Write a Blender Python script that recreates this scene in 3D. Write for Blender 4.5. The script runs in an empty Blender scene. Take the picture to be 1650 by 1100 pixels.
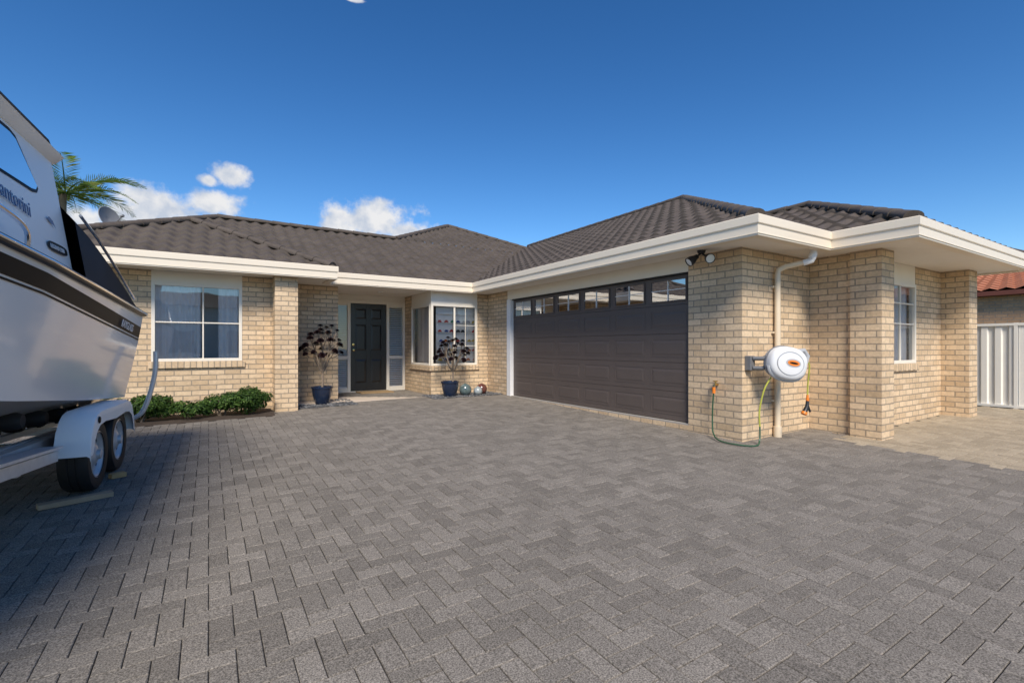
import bpy, bmesh, math, random
from mathutils import Vector, Matrix, noise
random.seed(7)
R = math.radians
scene = bpy.context.scene
COL = scene.collection

# ------------------------------------------------------------------ materials
def newmat(name):
    m = bpy.data.materials.new(name); m.use_nodes = True
    nt = m.node_tree; b = nt.nodes['Principled BSDF']
    return m, nt, b
def N(nt, t, **k):
    n = nt.nodes.new(t)
    for a, v in k.items(): setattr(n, a, v)
    return n
def L(nt, a, b): nt.links.new(a, b)
def plain(name, col, rough=0.5, metal=0.0, var=0.12, scale=6.0, bump=0.0, bscale=200.0, coat=0.0, spec=0.5):
    m, nt, b = newmat(name)
    geo = N(nt, 'ShaderNodeTexCoord')
    nz = N(nt, 'ShaderNodeTexNoise'); nz.inputs['Scale'].default_value = scale; nz.inputs['Detail'].default_value = 5
    L(nt, geo.outputs['Object'], nz.inputs['Vector'])
    mr = N(nt, 'ShaderNodeMapRange'); mr.inputs[3].default_value = 1 - var; mr.inputs[4].default_value = 1 + var
    L(nt, nz.outputs['Fac'], mr.inputs[0])
    mx = N(nt, 'ShaderNodeVectorMath', operation='SCALE'); mx.inputs[0].default_value = col[:3]
    L(nt, mr.outputs[0], mx.inputs['Scale']); L(nt, mx.outputs[0], b.inputs['Base Color'])
    b.inputs['Roughness'].default_value = rough; b.inputs['Metallic'].default_value = metal
    b.inputs['Coat Weight'].default_value = coat; b.inputs['Specular IOR Level'].default_value = spec
    if bump:
        n2 = N(nt, 'ShaderNodeTexNoise'); n2.inputs['Scale'].default_value = bscale; n2.inputs['Detail'].default_value = 3
        L(nt, geo.outputs['Object'], n2.inputs['Vector'])
        bp = N(nt, 'ShaderNodeBump'); bp.inputs['Strength'].default_value = bump; bp.inputs['Distance'].default_value = 0.01
        L(nt, n2.outputs['Fac'], bp.inputs['Height']); L(nt, bp.outputs[0], b.inputs['Normal'])
    return m
def island(name, cols, rough=0.6, noise_amt=0.25, nscale=60, bump=0.0, bscale=300, trans=0.0, speck=0.0, blotch=.12):
    m, nt, b = newmat(name)
    g = N(nt, 'ShaderNodeNewGeometry'); tc = N(nt, 'ShaderNodeTexCoord')
    cr = N(nt, 'ShaderNodeValToRGB'); cr.color_ramp.interpolation = 'LINEAR'
    e = cr.color_ramp.elements
    while len(e) < len(cols): e.new(0.5)
    for i, c in enumerate(cols):
        e[i].position = i / (len(cols) - 1); e[i].color = (*c, 1)
    L(nt, g.outputs['Random Per Island'], cr.inputs[0])
    nz = N(nt, 'ShaderNodeTexNoise'); nz.inputs['Scale'].default_value = nscale; nz.inputs['Detail'].default_value = 4
    L(nt, tc.outputs['Object'], nz.inputs['Vector'])
    mr = N(nt, 'ShaderNodeMapRange'); mr.inputs[1].default_value = .25; mr.inputs[2].default_value = .75
    mr.inputs[3].default_value = 1 - noise_amt; mr.inputs[4].default_value = 1 + noise_amt
    L(nt, nz.outputs['Fac'], mr.inputs[0])
    big = N(nt, 'ShaderNodeTexNoise'); big.inputs['Scale'].default_value = .55; big.inputs['Detail'].default_value = 6
    L(nt, tc.outputs['Object'], big.inputs['Vector'])
    mr2 = N(nt, 'ShaderNodeMapRange'); mr2.inputs[1].default_value = .3; mr2.inputs[2].default_value = .7
    mr2.inputs[3].default_value = 1 - blotch; mr2.inputs[4].default_value = 1 + blotch
    L(nt, big.outputs['Fac'], mr2.inputs[0])
    mm = N(nt, 'ShaderNodeMath', operation='MULTIPLY'); L(nt, mr.outputs[0], mm.inputs[0]); L(nt, mr2.outputs[0], mm.inputs[1])
    mx = N(nt, 'ShaderNodeVectorMath', operation='SCALE')
    L(nt, cr.outputs[0], mx.inputs[0]); L(nt, mm.outputs[0], mx.inputs['Scale'])
    out = mx.outputs[0]
    if speck:
        sp = N(nt, 'ShaderNodeTexNoise'); sp.inputs['Scale'].default_value = 150; sp.inputs['Detail'].default_value = 2
        L(nt, tc.outputs['Object'], sp.inputs['Vector'])
        s2 = N(nt, 'ShaderNodeMapRange'); s2.inputs[1].default_value = .35; s2.inputs[2].default_value = .68
        s2.inputs[3].default_value = 1 - speck; s2.inputs[4].default_value = 1 + speck
        L(nt, sp.outputs['Fac'], s2.inputs[0])
        m3 = N(nt, 'ShaderNodeVectorMath', operation='SCALE'); L(nt, out, m3.inputs[0]); L(nt, s2.outputs[0], m3.inputs['Scale'])
        out = m3.outputs[0]
    L(nt, out, b.inputs['Base Color'])
    b.inputs['Roughness'].default_value = rough
    b.inputs['Specular IOR Level'].default_value = .2
    if bump:
        n2 = N(nt, 'ShaderNodeTexNoise'); n2.inputs['Scale'].default_value = bscale; n2.inputs['Detail'].default_value = 3
        L(nt, tc.outputs['Object'], n2.inputs['Vector'])
        bp = N(nt, 'ShaderNodeBump'); bp.inputs['Strength'].default_value = bump; bp.inputs['Distance'].default_value = 0.004
        L(nt, n2.outputs['Fac'], bp.inputs['Height']); L(nt, bp.outputs[0], b.inputs['Normal'])
    if trans:
        tr = N(nt, 'ShaderNodeBsdfTranslucent'); L(nt, out, tr.inputs[0])
        ms = N(nt, 'ShaderNodeMixShader'); ms.inputs[0].default_value = trans
        L(nt, b.outputs[0], ms.inputs[1]); L(nt, tr.outputs[0], ms.inputs[2])
        L(nt, ms.outputs[0], nt.nodes['Material Output'].inputs[0])
    return m
def brickmat(name, c1, c2, mortar, vertical=False):
    m, nt, b = newmat(name)
    g = N(nt, 'ShaderNodeNewGeometry'); sp = N(nt, 'ShaderNodeSeparateXYZ'); L(nt, g.outputs['Position'], sp.inputs[0])
    sn = N(nt, 'ShaderNodeSeparateXYZ'); L(nt, g.outputs['True Normal'], sn.inputs[0])
    ax = N(nt, 'ShaderNodeMath', operation='ABSOLUTE'); L(nt, sn.outputs[0], ax.inputs[0])
    gt = N(nt, 'ShaderNodeMath', operation='GREATER_THAN'); L(nt, ax.outputs[0], gt.inputs[0]); gt.inputs[1].default_value = .5
    mix = N(nt, 'ShaderNodeMix'); mix.data_type = 'FLOAT'
    L(nt, gt.outputs[0], mix.inputs[0]); L(nt, sp.outputs[0], mix.inputs[2]); L(nt, sp.outputs[1], mix.inputs[3])
    cv = N(nt, 'ShaderNodeCombineXYZ')
    if vertical:
        L(nt, sp.outputs[2], cv.inputs[0]); L(nt, mix.outputs[0], cv.inputs[1])
    else:
        L(nt, mix.outputs[0], cv.inputs[0]); L(nt, sp.outputs[2], cv.inputs[1])
    nzw = N(nt, 'ShaderNodeTexNoise'); nzw.inputs['Scale'].default_value = 14; L(nt, g.outputs['Position'], nzw.inputs['Vector'])
    sc = N(nt, 'ShaderNodeVectorMath', operation='SCALE'); sc.inputs['Scale'].default_value = .006
    L(nt, nzw.outputs['Color'], sc.inputs[0])
    ad = N(nt, 'ShaderNodeVectorMath', operation='ADD'); L(nt, cv.outputs[0], ad.inputs[0]); L(nt, sc.outputs[0], ad.inputs[1])
    br = N(nt, 'ShaderNodeTexBrick'); br.offset = .5
    L(nt, ad.outputs[0], br.inputs['Vector'])
    br.inputs['Color1'].default_value = (*c1, 1); br.inputs['Color2'].default_value = (*c2, 1); br.inputs['Mortar'].default_value = (*mortar, 1)
    br.inputs['Scale'].default_value = 1; br.inputs['Mortar Size'].default_value = .0075; br.inputs['Mortar Smooth'].default_value = .1
    br.inputs['Brick Width'].default_value = .24; br.inputs['Row Height'].default_value = .0855; br.inputs['Bias'].default_value = -.15
    n1 = N(nt, 'ShaderNodeTexNoise'); n1.inputs['Scale'].default_value = 26; n1.inputs['Detail'].default_value = 8; n1.inputs['Roughness'].default_value = .7
    L(nt, g.outputs['Position'], n1.inputs['Vector'])
    mr = N(nt, 'ShaderNodeMapRange'); mr.inputs[1].default_value = .3; mr.inputs[2].default_value = .7; mr.inputs[3].default_value = .82; mr.inputs[4].default_value = 1.12
    L(nt, n1.outputs['Fac'], mr.inputs[0])
    n3 = N(nt, 'ShaderNodeTexNoise'); n3.inputs['Scale'].default_value = 1.3; n3.inputs['Detail'].default_value = 4
    L(nt, g.outputs['Position'], n3.inputs['Vector'])
    mr3 = N(nt, 'ShaderNodeMapRange'); mr3.inputs[1].default_value = .3; mr3.inputs[2].default_value = .7; mr3.inputs[3].default_value = .93; mr3.inputs[4].default_value = 1.06
    L(nt, n3.outputs['Fac'], mr3.inputs[0])
    mu = N(nt, 'ShaderNodeMath', operation='MULTIPLY'); L(nt, mr.outputs[0], mu.inputs[0]); L(nt, mr3.outputs[0], mu.inputs[1])
    mx = N(nt, 'ShaderNodeVectorMath', operation='SCALE'); L(nt, br.outputs['Color'], mx.inputs[0]); L(nt, mu.outputs[0], mx.inputs['Scale'])
    L(nt, mx.outputs[0], b.inputs['Base Color']); b.inputs['Roughness'].default_value = .85; b.inputs['Specular IOR Level'].default_value = .25
    hm = N(nt, 'ShaderNodeMath', operation='MULTIPLY_ADD'); L(nt, br.outputs['Fac'], hm.inputs[0]); hm.inputs[1].default_value = -1.0
    n2 = N(nt, 'ShaderNodeMath', operation='MULTIPLY'); L(nt, n1.outputs['Fac'], n2.inputs[0]); n2.inputs[1].default_value = .5
    L(nt, n2.outputs[0], hm.inputs[2])
    bp = N(nt, 'ShaderNodeBump'); bp.inputs['Strength'].default_value = 1.0; bp.inputs['Distance'].default_value = .012
    L(nt, hm.outputs[0], bp.inputs['Height']); L(nt, bp.outputs[0], b.inputs['Normal'])
    return m
def glassmat(name, tint=(.8, .85, .85), base=.1, mult=1.6):
    m, nt, b = newmat(name); nt.nodes.remove(b)
    tr = N(nt, 'ShaderNodeBsdfTransparent'); tr.inputs[0].default_value = (*tint, 1)
    gl = N(nt, 'ShaderNodeBsdfGlossy'); gl.inputs['Roughness'].default_value = .015; gl.inputs[0].default_value = (.97, .97, .97, 1)
    fr = N(nt, 'ShaderNodeFresnel'); fr.inputs[0].default_value = 1.5
    ma = N(nt, 'ShaderNodeMath', operation='MULTIPLY_ADD'); L(nt, fr.outputs[0], ma.inputs[0]); ma.inputs[1].default_value = mult; ma.inputs[2].default_value = base; ma.use_clamp = True
    nz = N(nt, 'ShaderNodeTexNoise'); nz.inputs['Scale'].default_value = 1.4
    tc = N(nt, 'ShaderNodeTexCoord'); L(nt, tc.outputs['Object'], nz.inputs['Vector'])
    bp = N(nt, 'ShaderNodeBump'); bp.inputs['Strength'].default_value = .05; bp.inputs['Distance'].default_value = .04
    L(nt, nz.outputs['Fac'], bp.inputs['Height']); L(nt, bp.outputs[0], gl.inputs['Normal'])
    ms = N(nt, 'ShaderNodeMixShader'); L(nt, ma.outputs[0], ms.inputs[0]); L(nt, tr.outputs[0], ms.inputs[1]); L(nt, gl.outputs[0], ms.inputs[2])
    L(nt, ms.outputs[0], nt.nodes['Material Output'].inputs[0])
    return m
def objrandom(name, cols):
    m, nt, b = newmat(name)
    oi = N(nt, 'ShaderNodeObjectInfo'); cr = N(nt, 'ShaderNodeValToRGB'); cr.color_ramp.interpolation = 'CONSTANT'
    e = cr.color_ramp.elements
    while len(e) < len(cols): e.new(.5)
    for i, c in enumerate(cols): e[i].position = i / len(cols); e[i].color = (*c, 1)
    L(nt, oi.outputs['Random'], cr.inputs[0]); L(nt, cr.outputs[0], b.inputs['Base Color']); b.inputs['Roughness'].default_value = .35
    return m

M = {}
M['brick'] = brickmat('brick_tan', (.74, .56, .365), (.55, .395, .24), (.36, .29, .215))
M['sillbrick'] = brickmat('brick_sill', (.70, .53, .345), (.55, .40, .25), (.36, .29, .215), True)
M['nbrick'] = brickmat('brick_neighbour', (.62, .38, .22), (.50, .30, .17), (.42, .33, .25))
M['cream'] = plain('cream_paint', (.80, .74, .63), .45, var=.04, scale=3)
M['fascia'] = plain('fascia_paint', (.80, .70, .555), .4, var=.03, scale=3)
M['soffit'] = plain('soffit_paint', (.82, .76, .67), .6, var=.05)
M['white'] = plain('white_paint', (.82, .81, .79), .4, var=.04)
M['glass'] = glassmat('window_glass', (.98, .98, .97), .03, .9)
M['reflglass'] = glassmat('reflective_window_glass', (.97, .97, .96), .10, 1.1)
M['garglass'] = glassmat('garage_glass', (.5, .55, .56), .50, 1.5)
M['tint'] = glassmat('boat_glass', (.10, .12, .14), .03, .9)
M['gardoor'] = plain('garage_door_paint', (.118, .092, .079), .5, var=.08, scale=5, bump=.1, bscale=120)
M['blackdoor'] = plain('black_door_paint', (.016, .016, .017), .3, var=.1)
M['brass'] = plain('brass', (.7, .48, .18), .25, 1.0)
M['dark'] = plain('dark_rubber', (.014, .014, .015), .6, var=.2)
M['blackplastic'] = plain('black_plastic', (.018, .018, .02), .4)
M['canvas'] = plain('black_canvas', (.012, .013, .017), .75, var=.25, scale=12, bump=.25, bscale=300)
M['gel'] = plain('white_gelcoat', (.92, .91, .90), .14, var=.02, scale=2, coat=.2, spec=.4)
M['gel2'] = plain('white_cabin_gelcoat', (.92, .91, .89), .35, var=.02, scale=2, spec=.3)
M['stripe'] = plain('dark_hull_stripe', (.010, .010, .011), .45, var=.1, spec=.1)
M['silver'] = plain('galvanised_steel', (.72, .73, .74), .38, .5, var=.15, scale=15)
M['chrome'] = plain('stainless', (.75, .76, .78), .15, 1.0)
M['rim'] = plain('wheel_rim', (.55, .56, .58), .35, .3)
M['silverink'] = plain('silver_lettering', (.78, .78, .79), .3, .0)
M['blueink'] = plain('blue_lettering', (.03, .07, .2), .3)
M['whiteink'] = plain('white_lettering', (.75, .75, .75), .4)
M['pipe'] = plain('beige_pipe', (.74, .61, .44), .4, var=.05)
M['wood'] = plain('raw_timber', (.36, .26, .17), .8, var=.3, scale=9, bump=.3, bscale=60)
M['pine'] = plain('pine_timber', (.5, .3, .13), .8, var=.3, scale=9)
M['pot'] = plain('blue_glaze', (.012, .022, .05), .12, var=.3, scale=8, coat=.5)
M['soil'] = plain('dark_soil', (.05, .035, .025), .95, var=.4, scale=20, bump=.8, bscale=60)
M['ground'] = plain('earth_ground', (.09, .10, .05), .95, var=.3, scale=.6, bump=.4, bscale=20)
M['joint'] = plain('joint_sand', (.022, .020, .018), .95, var=.3, scale=8)
M['concrete'] = plain('concrete', (.38, .35, .31), .85, var=.15, scale=6, bump=.2)
M['paver'] = island('grey_paver', [(.178, .159, .136), (.203, .182, .156), (.221, .198, .170), (.252, .226, .194)], .9, .12, 45, .9, 230, speck=.5, blotch=.03)
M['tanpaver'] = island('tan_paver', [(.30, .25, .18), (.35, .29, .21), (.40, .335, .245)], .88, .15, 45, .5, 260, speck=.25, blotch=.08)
M['pebble'] = island('pebble', [(.04, .042, .045), (.10, .10, .105), (.2, .2, .2)], .7, .2, 40)
M['leaf'] = island('shrub_leaf', [(.015, .038, .009), (.032, .074, .015), (.065, .125, .025), (.10, .17, .034)], .5, .2, 30, trans=.2)
M['aeon'] = island('dark_rosette', [(.008, .005, .007), (.016, .008, .010), (.030, .013, .014)], .42, .2, 30)
M['stem'] = plain('grey_stem', (.22, .17, .125), .8, var=.3, scale=25)
M['palm'] = island('palm_leaf', [(.09, .18, .03), (.15, .25, .045), (.24, .31, .07), (.33, .34, .11)], .45, .2, 20, trans=.4)
M['trunk'] = plain('palm_trunk', (.2, .16, .12), .9, var=.3, scale=5, bump=.5, bscale=15)
M['curtain'] = plain('grey_curtain', (.84, .79, .77), .9, var=.1)
M['blind'] = plain('white_blind', (.84, .84, .83), .6, var=.05)
M['room'] = plain('room_wall', (.82, .79, .74), .8, var=.05)
M['floor'] = plain('room_floor', (.6, .5, .4), .6)
M['reel'] = plain('reel_shell', (.75, .75, .74), .3, var=.04)
M['grey'] = plain('grey_plastic', (.16, .16, .165), .45)
M['midgrey'] = plain('mid_grey_plastic', (.42, .43, .44), .4)
M['orange'] = plain('orange_plastic', (.8, .22, .02), .4)
M['greenhose'] = plain('green_hose', (.03, .09, .045), .4)
M['yellowhose'] = plain('yellow_hose', (.42, .42, .06), .4)
M['lens'] = plain('frosted_lens', (.8, .8, .76), .2)
M['fence'] = plain('cream_steel', (.84, .80, .72), .4, var=.04)
M['terracotta'] = plain('terracotta_tile', (.42, .165, .085), .75, var=.3, scale=7)
M['ngutter'] = plain('brown_gutter', (.16, .05, .03), .5)
M['dish'] = plain('dish_grey', (.20, .20, .205), .5)
M['mat'] = plain('coir_mat', (.3, .2, .1), .95, var=.2, scale=40)
M['ballgreen'] = plain('glazed_ball', (.10, .14, .14), .15, var=.8, scale=14, coat=.5)
M['ballred'] = plain('brown_ball', (.12, .04, .03), .2, var=.8, scale=12, coat=.5)
M['ballblue'] = plain('pale_ball', (.3, .33, .33), .2, var=.6, scale=14, coat=.5)
M['toy'] = objrandom('toy_paint', [(.5, .03, .02), (.03, .08, .3), (.6, .6, .58), (.5, .35, .03), (.02, .02, .02), (.04, .25, .1), (.5, .14, .02), (.35, .35, .38)])

def roofmat():
    m, nt, b = newmat('roof_tile')
    g = N(nt, 'ShaderNodeNewGeometry')
    n1 = N(nt, 'ShaderNodeTexNoise'); n1.inputs['Scale'].default_value = 2.2; n1.inputs['Detail'].default_value = 9; n1.inputs['Roughness'].default_value = .7
    L(nt, g.outputs['Position'], n1.inputs['Vector'])
    cr = N(nt, 'ShaderNodeValToRGB'); e = cr.color_ramp.elements
    e[0].position = .3; e[0].color = (.072, .058, .047, 1); e[1].position = .75; e[1].color = (.122, .099, .081, 1)
    L(nt, n1.outputs['Fac'], cr.inputs[0])
    n2 = N(nt, 'ShaderNodeTexNoise'); n2.inputs['Scale'].default_value = 40; n2.inputs['Detail'].default_value = 5
    L(nt, g.outputs['Position'], n2.inputs['Vector'])
    mr = N(nt, 'ShaderNodeMapRange'); mr.inputs[1].default_value = .3; mr.inputs[2].default_value = .7; mr.inputs[3].default_value = .88; mr.inputs[4].default_value = 1.12
    L(nt, n2.outputs['Fac'], mr.inputs[0])
    vs = N(nt, 'ShaderNodeVectorMath', operation='SCALE'); vs.inputs['Scale'].default_value = 3.333; L(nt, g.outputs['Position'], vs.inputs[0])
    fl = N(nt, 'ShaderNodeVectorMath', operation='FLOOR'); L(nt, vs.outputs[0], fl.inputs[0])
    wn = N(nt, 'ShaderNodeTexWhiteNoise'); L(nt, fl.outputs[0], wn.inputs['Vector'])
    m2 = N(nt, 'ShaderNodeMapRange'); m2.inputs[3].default_value = .94; m2.inputs[4].default_value = 1.06; L(nt, wn.outputs['Value'], m2.inputs[0])
    mu = N(nt, 'ShaderNodeMath', operation='MULTIPLY'); L(nt, mr.outputs[0], mu.inputs[0]); L(nt, m2.outputs[0], mu.inputs[1])
    mx = N(nt, 'ShaderNodeVectorMath', operation='SCALE'); L(nt, cr.outputs[0], mx.inputs[0]); L(nt, mu.outputs[0], mx.inputs['Scale'])
    L(nt, mx.outputs[0], b.inputs['Base Color']); b.inputs['Roughness'].default_value = .65; b.inputs['Specular IOR Level'].default_value = .22
    bp = N(nt, 'ShaderNodeBump'); bp.inputs['Strength'].default_value = .3; bp.inputs['Distance'].default_value = .005
    L(nt, n2.outputs['Fac'], bp.inputs['Height']); L(nt, bp.outputs[0], b.inputs['Normal'])
    return m
M['roof'] = roofmat()

# ------------------------------------------------------------------ helpers
def tag(o, label=None, cat=None, group=None, kind=None):
    if label: o['label'] = label
    if cat: o['category'] = cat
    if group: o['group'] = group
    if kind: o['kind'] = kind
    return o
def empty(name, loc, label, cat, group=None):
    o = bpy.data.objects.new(name, None); COL.objects.link(o); o.location = loc; o.empty_display_size = .2
    return tag(o, label, cat, group)
class MB:
    def __init__(s): s.v = []; s.f = []
    def add(s, vs, fs):
        n = len(s.v); s.v += [tuple(v) for v in vs]; s.f += [tuple(i + n for i in f) for f in fs]; return s
    def box(s, x0, x1, y0, y1, z0, z1):
        x0, x1 = sorted((x0, x1)); y0, y1 = sorted((y0, y1)); z0, z1 = sorted((z0, z1))
        return s.add([(x0, y0, z0), (x1, y0, z0), (x1, y1, z0), (x0, y1, z0), (x0, y0, z1), (x1, y0, z1), (x1, y1, z1), (x0, y1, z1)],
                     [(3, 2, 1, 0), (4, 5, 6, 7), (0, 1, 5, 4), (1, 2, 6, 5), (2, 3, 7, 6), (3, 0, 4, 7)])
    def tube(s, pts, r, seg=10, caps=True):
        pts = [Vector(p) for p in pts]; n = len(pts)
        rs = r if isinstance(r, (list, tuple)) else [r] * n
        rings = []; up = None
        for i, p in enumerate(pts):
            t = (pts[min(i + 1, n - 1)] - pts[max(i - 1, 0)]).normalized()
            if up is None:
                up = Vector((0, 0, 1)) if abs(t.z) < .9 else Vector((1, 0, 0))
            a = t.cross(up).normalized(); b = a.cross(t).normalized(); up = b
            rings.append([p + (a * math.cos(2 * math.pi * k / seg) + b * math.sin(2 * math.pi * k / seg)) * rs[i] for k in range(seg)])
        vs = [q for rg in rings for q in rg]; fs = []
        for i in range(n - 1):
            for k in range(seg):
                k2 = (k + 1) % seg
                fs.append((i * seg + k, i * seg + k2, (i + 1) * seg + k2, (i + 1) * seg + k))
        if caps:
            fs.append(tuple(reversed(range(seg)))); fs.append(tuple((n - 1) * seg + k for k in range(seg)))
        return s.add(vs, fs)
    def lathe(s, c, prof, seg=24, axis=None):
        c = Vector(c); rot = Matrix.Identity(3)
        if axis is not None: rot = Vector((0, 0, 1)).rotation_difference(Vector(axis)).to_matrix()
        vs = []; fs = []
        for r, z in prof:
            for k in range(seg):
                a = 2 * math.pi * k / seg
                vs.append(c + rot @ Vector((r * math.cos(a), r * math.sin(a), z)))
        for i in range(len(prof) - 1):
            for k in range(seg):
                k2 = (k + 1) % seg
                fs.append((i * seg + k, i * seg + k2, (i + 1) * seg + k2, (i + 1) * seg + k))
        return s.add(vs, fs)
    def sphere(s, c, rad, su=16, sv=10, rot=None):
        c = Vector(c); vs = []; fs = []
        rx, ry, rz = rad if isinstance(rad, (tuple, list)) else (rad,) * 3
        for i in range(sv + 1):
            th = math.pi * i / sv
            for k in range(su):
                a = 2 * math.pi * k / su
                q = Vector((rx * math.sin(th) * math.cos(a), ry * math.sin(th) * math.sin(a), rz * math.cos(th)))
                if rot is not None: q = rot @ q
                vs.append(c + q)
        for i in range(sv):
            for k in range(su):
                k2 = (k + 1) % su
                fs.append((i * su + k, (i + 1) * su + k, (i + 1) * su + k2, i * su + k2))
        return s.add(vs, fs)
    def loft(s, rings, closed=False, cap=False):
        n = len(rings[0]); vs = [q for r in rings for q in r]; fs = []
        for i in range(len(rings) - 1):
            for k in range(n if closed else n - 1):
                k2 = (k + 1) % n
                fs.append((i * n + k, i * n + k2, (i + 1) * n + k2, (i + 1) * n + k))
        if cap:
            fs.append(tuple(reversed(range(n)))); fs.append(tuple((len(rings) - 1) * n + k for k in range(n)))
        return s.add(vs, fs)
    def build(s, name, mat, parent=None, smooth=False, bevel=0, fixn=False):
        me = bpy.data.meshes.new(name); me.from_pydata(s.v, [], s.f); me.validate()
        if fixn:
            bm = bmesh.new(); bm.from_mesh(me); bmesh.ops.remove_doubles(bm, verts=bm.verts, dist=.0004); bmesh.ops.recalc_face_normals(bm, faces=bm.faces); bm.to_mesh(me); bm.free()
        me.materials.append(mat)
        if smooth:
            for p in me.polygons: p.use_smooth = True
            if hasattr(me, 'set_sharp_from_angle'): me.set_sharp_from_angle(angle=R(40))
        o = bpy.data.objects.new(name, me); COL.objects.link(o)
        if parent is not None: attach(o, parent)
        if bevel:
            b = o.modifiers.new('b', 'BEVEL'); b.width = bevel; b.segments = 2; b.limit_method = 'ANGLE'; b.angle_limit = R(40)
        return o
def attach(o, parent):
    o.parent = parent
    if parent.type == 'EMPTY':
        o.matrix_parent_inverse = Matrix.LocRotScale(parent.location, parent.rotation_euler, parent.scale).inverted()
def text_mesh(body, size, mtx, mat, parent, name, align='LEFT', shear=0.0, ext=.002):
    cu = bpy.data.curves.new('t', 'FONT'); cu.body = body; cu.size = size; cu.align_x = align; cu.shear = shear; cu.extrude = ext
    ob = bpy.data.objects.new('t', cu); COL.objects.link(ob)
    dg = bpy.context.evaluated_depsgraph_get()
    me = bpy.data.meshes.new_from_object(ob.evaluated_get(dg)); bpy.data.objects.remove(ob)
    me.transform(mtx); me.materials.clear(); me.materials.append(mat)
    o = bpy.data.objects.new(name, me); COL.objects.link(o); attach(o, parent); return o

def gz(u, v):
    z = .015 * (u - 5.65) + .021 * (v - 9.1)
    return max(-.55, min(-.004, z))

# ------------------------------------------------------------------ camera, sun, sky
cam = bpy.data.cameras.new('camera'); co = bpy.data.objects.new('camera', cam); COL.objects.link(co)
co.location = (0, 0, 1.07); co.rotation_euler = (R(90), 0, R(-32.07))
cam.sensor_width = 36; cam.lens = 36 * 780 / 1650; cam.shift_y = 9 / 1650; cam.clip_end = 2000; cam.clip_start = .05
scene.camera = co
SUN_EL = R(45); sx, sy = -.44, -.90
sl = math.hypot(sx, sy); sx /= sl; sy /= sl
# hazy sun: a broad source, soft shadow edges
sun = bpy.data.lights.new('sun', 'SUN'); sun.energy = 4.9; sun.angle = R(20); sun.color = (1, .91, .79)
so = bpy.data.objects.new('sun', sun); COL.objects.link(so)
tosun = Vector((sx * math.cos(SUN_EL), sy * math.cos(SUN_EL), math.sin(SUN_EL)))
so.rotation_euler = tosun.to_track_quat('Z', 'Y').to_euler(); so.location = tosun * 40
w = bpy.data.worlds.new('World'); scene.world = w; w.use_nodes = True
nt = w.node_tree; bg = nt.nodes['Background']
sky = N(nt, 'ShaderNodeTexSky', sky_type='NISHITA'); sky.sun_disc = False; sky.sun_elevation = SUN_EL
sky.sun_rotation = math.atan2(sx, sy); sky.altitude = 600; sky.air_density = 1.0; sky.dust_density = .1; sky.ozone_density = 2.0
tc = N(nt, 'ShaderNodeTexCoord'); sep = N(nt, 'ShaderNodeSeparateXYZ'); L(nt, tc.outputs['Generated'], sep.inputs[0])
az = N(nt, 'ShaderNodeMath', operation='ARCTAN2'); L(nt, sep.outputs[0], az.inputs[0]); L(nt, sep.outputs[1], az.inputs[1])
el = N(nt, 'ShaderNodeMath', operation='ARCSINE'); L(nt, sep.outputs[2], el.inputs[0])
def ae(px, py):
    x = (px - 825) / 780; z = (559 - py) / 780
    u = x * .8474 + .531; v = -x * .531 + .8474
    return math.atan2(u, v), math.atan2(z, math.hypot(u, v))
prev = None
for px, py, rx, ry in [(262, 330, 80, 36), (350, 332, 72, 27), (372, 284, 38, 24), (335, 290, 22, 12), (215, 345, 60, 28), (600, 356, 85, 40), (645, 372, 62, 26), (548, 368, 50, 18), (128, 350, 50, 30), (575, 0, 22, 6)]:
    a, e = ae(px, py); a2, _ = ae(px + rx, py); _, e2 = ae(px, py - ry)
    d1 = N(nt, 'ShaderNodeMath', operation='SUBTRACT'); L(nt, az.outputs[0], d1.inputs[0]); d1.inputs[1].default_value = a
    d1b = N(nt, 'ShaderNodeMath', operation='DIVIDE'); L(nt, d1.outputs[0], d1b.inputs[0]); d1b.inputs[1].default_value = abs(a2 - a)
    d2 = N(nt, 'ShaderNodeMath', operation='SUBTRACT'); L(nt, el.outputs[0], d2.inputs[0]); d2.inputs[1].default_value = e
    d2b = N(nt, 'ShaderNodeMath', operation='DIVIDE'); L(nt, d2.outputs[0], d2b.inputs[0]); d2b.inputs[1].default_value = abs(e2 - e)
    cx = N(nt, 'ShaderNodeCombineXYZ'); L(nt, d1b.outputs[0], cx.inputs[0]); L(nt, d2b.outputs[0], cx.inputs[1])
    ln = N(nt, 'ShaderNodeVectorMath', operation='LENGTH'); L(nt, cx.outputs[0], ln.inputs[0])
    sb = N(nt, 'ShaderNodeMath', operation='SUBTRACT'); sb.inputs[0].default_value = 1; L(nt, ln.outputs['Value'], sb.inputs[1])
    if prev is None: prev = sb.outputs[0]
    else:
        mxn = N(nt, 'ShaderNodeMath', operation='MAXIMUM'); L(nt, prev, mxn.inputs[0]); L(nt, sb.outputs[0], mxn.inputs[1]); prev = mxn.outputs[0]
cn = N(nt, 'ShaderNodeTexNoise'); cn.inputs['Scale'].default_value = 22; cn.inputs['Detail'].default_value = 10; cn.inputs['Roughness'].default_value = .62
L(nt, tc.outputs['Generated'], cn.inputs['Vector'])
cm = N(nt, 'ShaderNodeMath', operation='MULTIPLY_ADD'); L(nt, cn.outputs['Fac'], cm.inputs[0]); cm.inputs[1].default_value = 1.9; cm.inputs[2].default_value = -.86
cs = N(nt, 'ShaderNodeMath', operation='ADD'); L(nt, prev, cs.inputs[0]); L(nt, cm.outputs[0], cs.inputs[1])
cr = N(nt, 'ShaderNodeMapRange'); cr.interpolation_type = 'SMOOTHSTEP'; cr.inputs[1].default_value = .08; cr.inputs[2].default_value = .70
cr.inputs[3].default_value = 0; cr.inputs[4].default_value = .95
L(nt, cs.outputs[0], cr.inputs[0])
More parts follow.
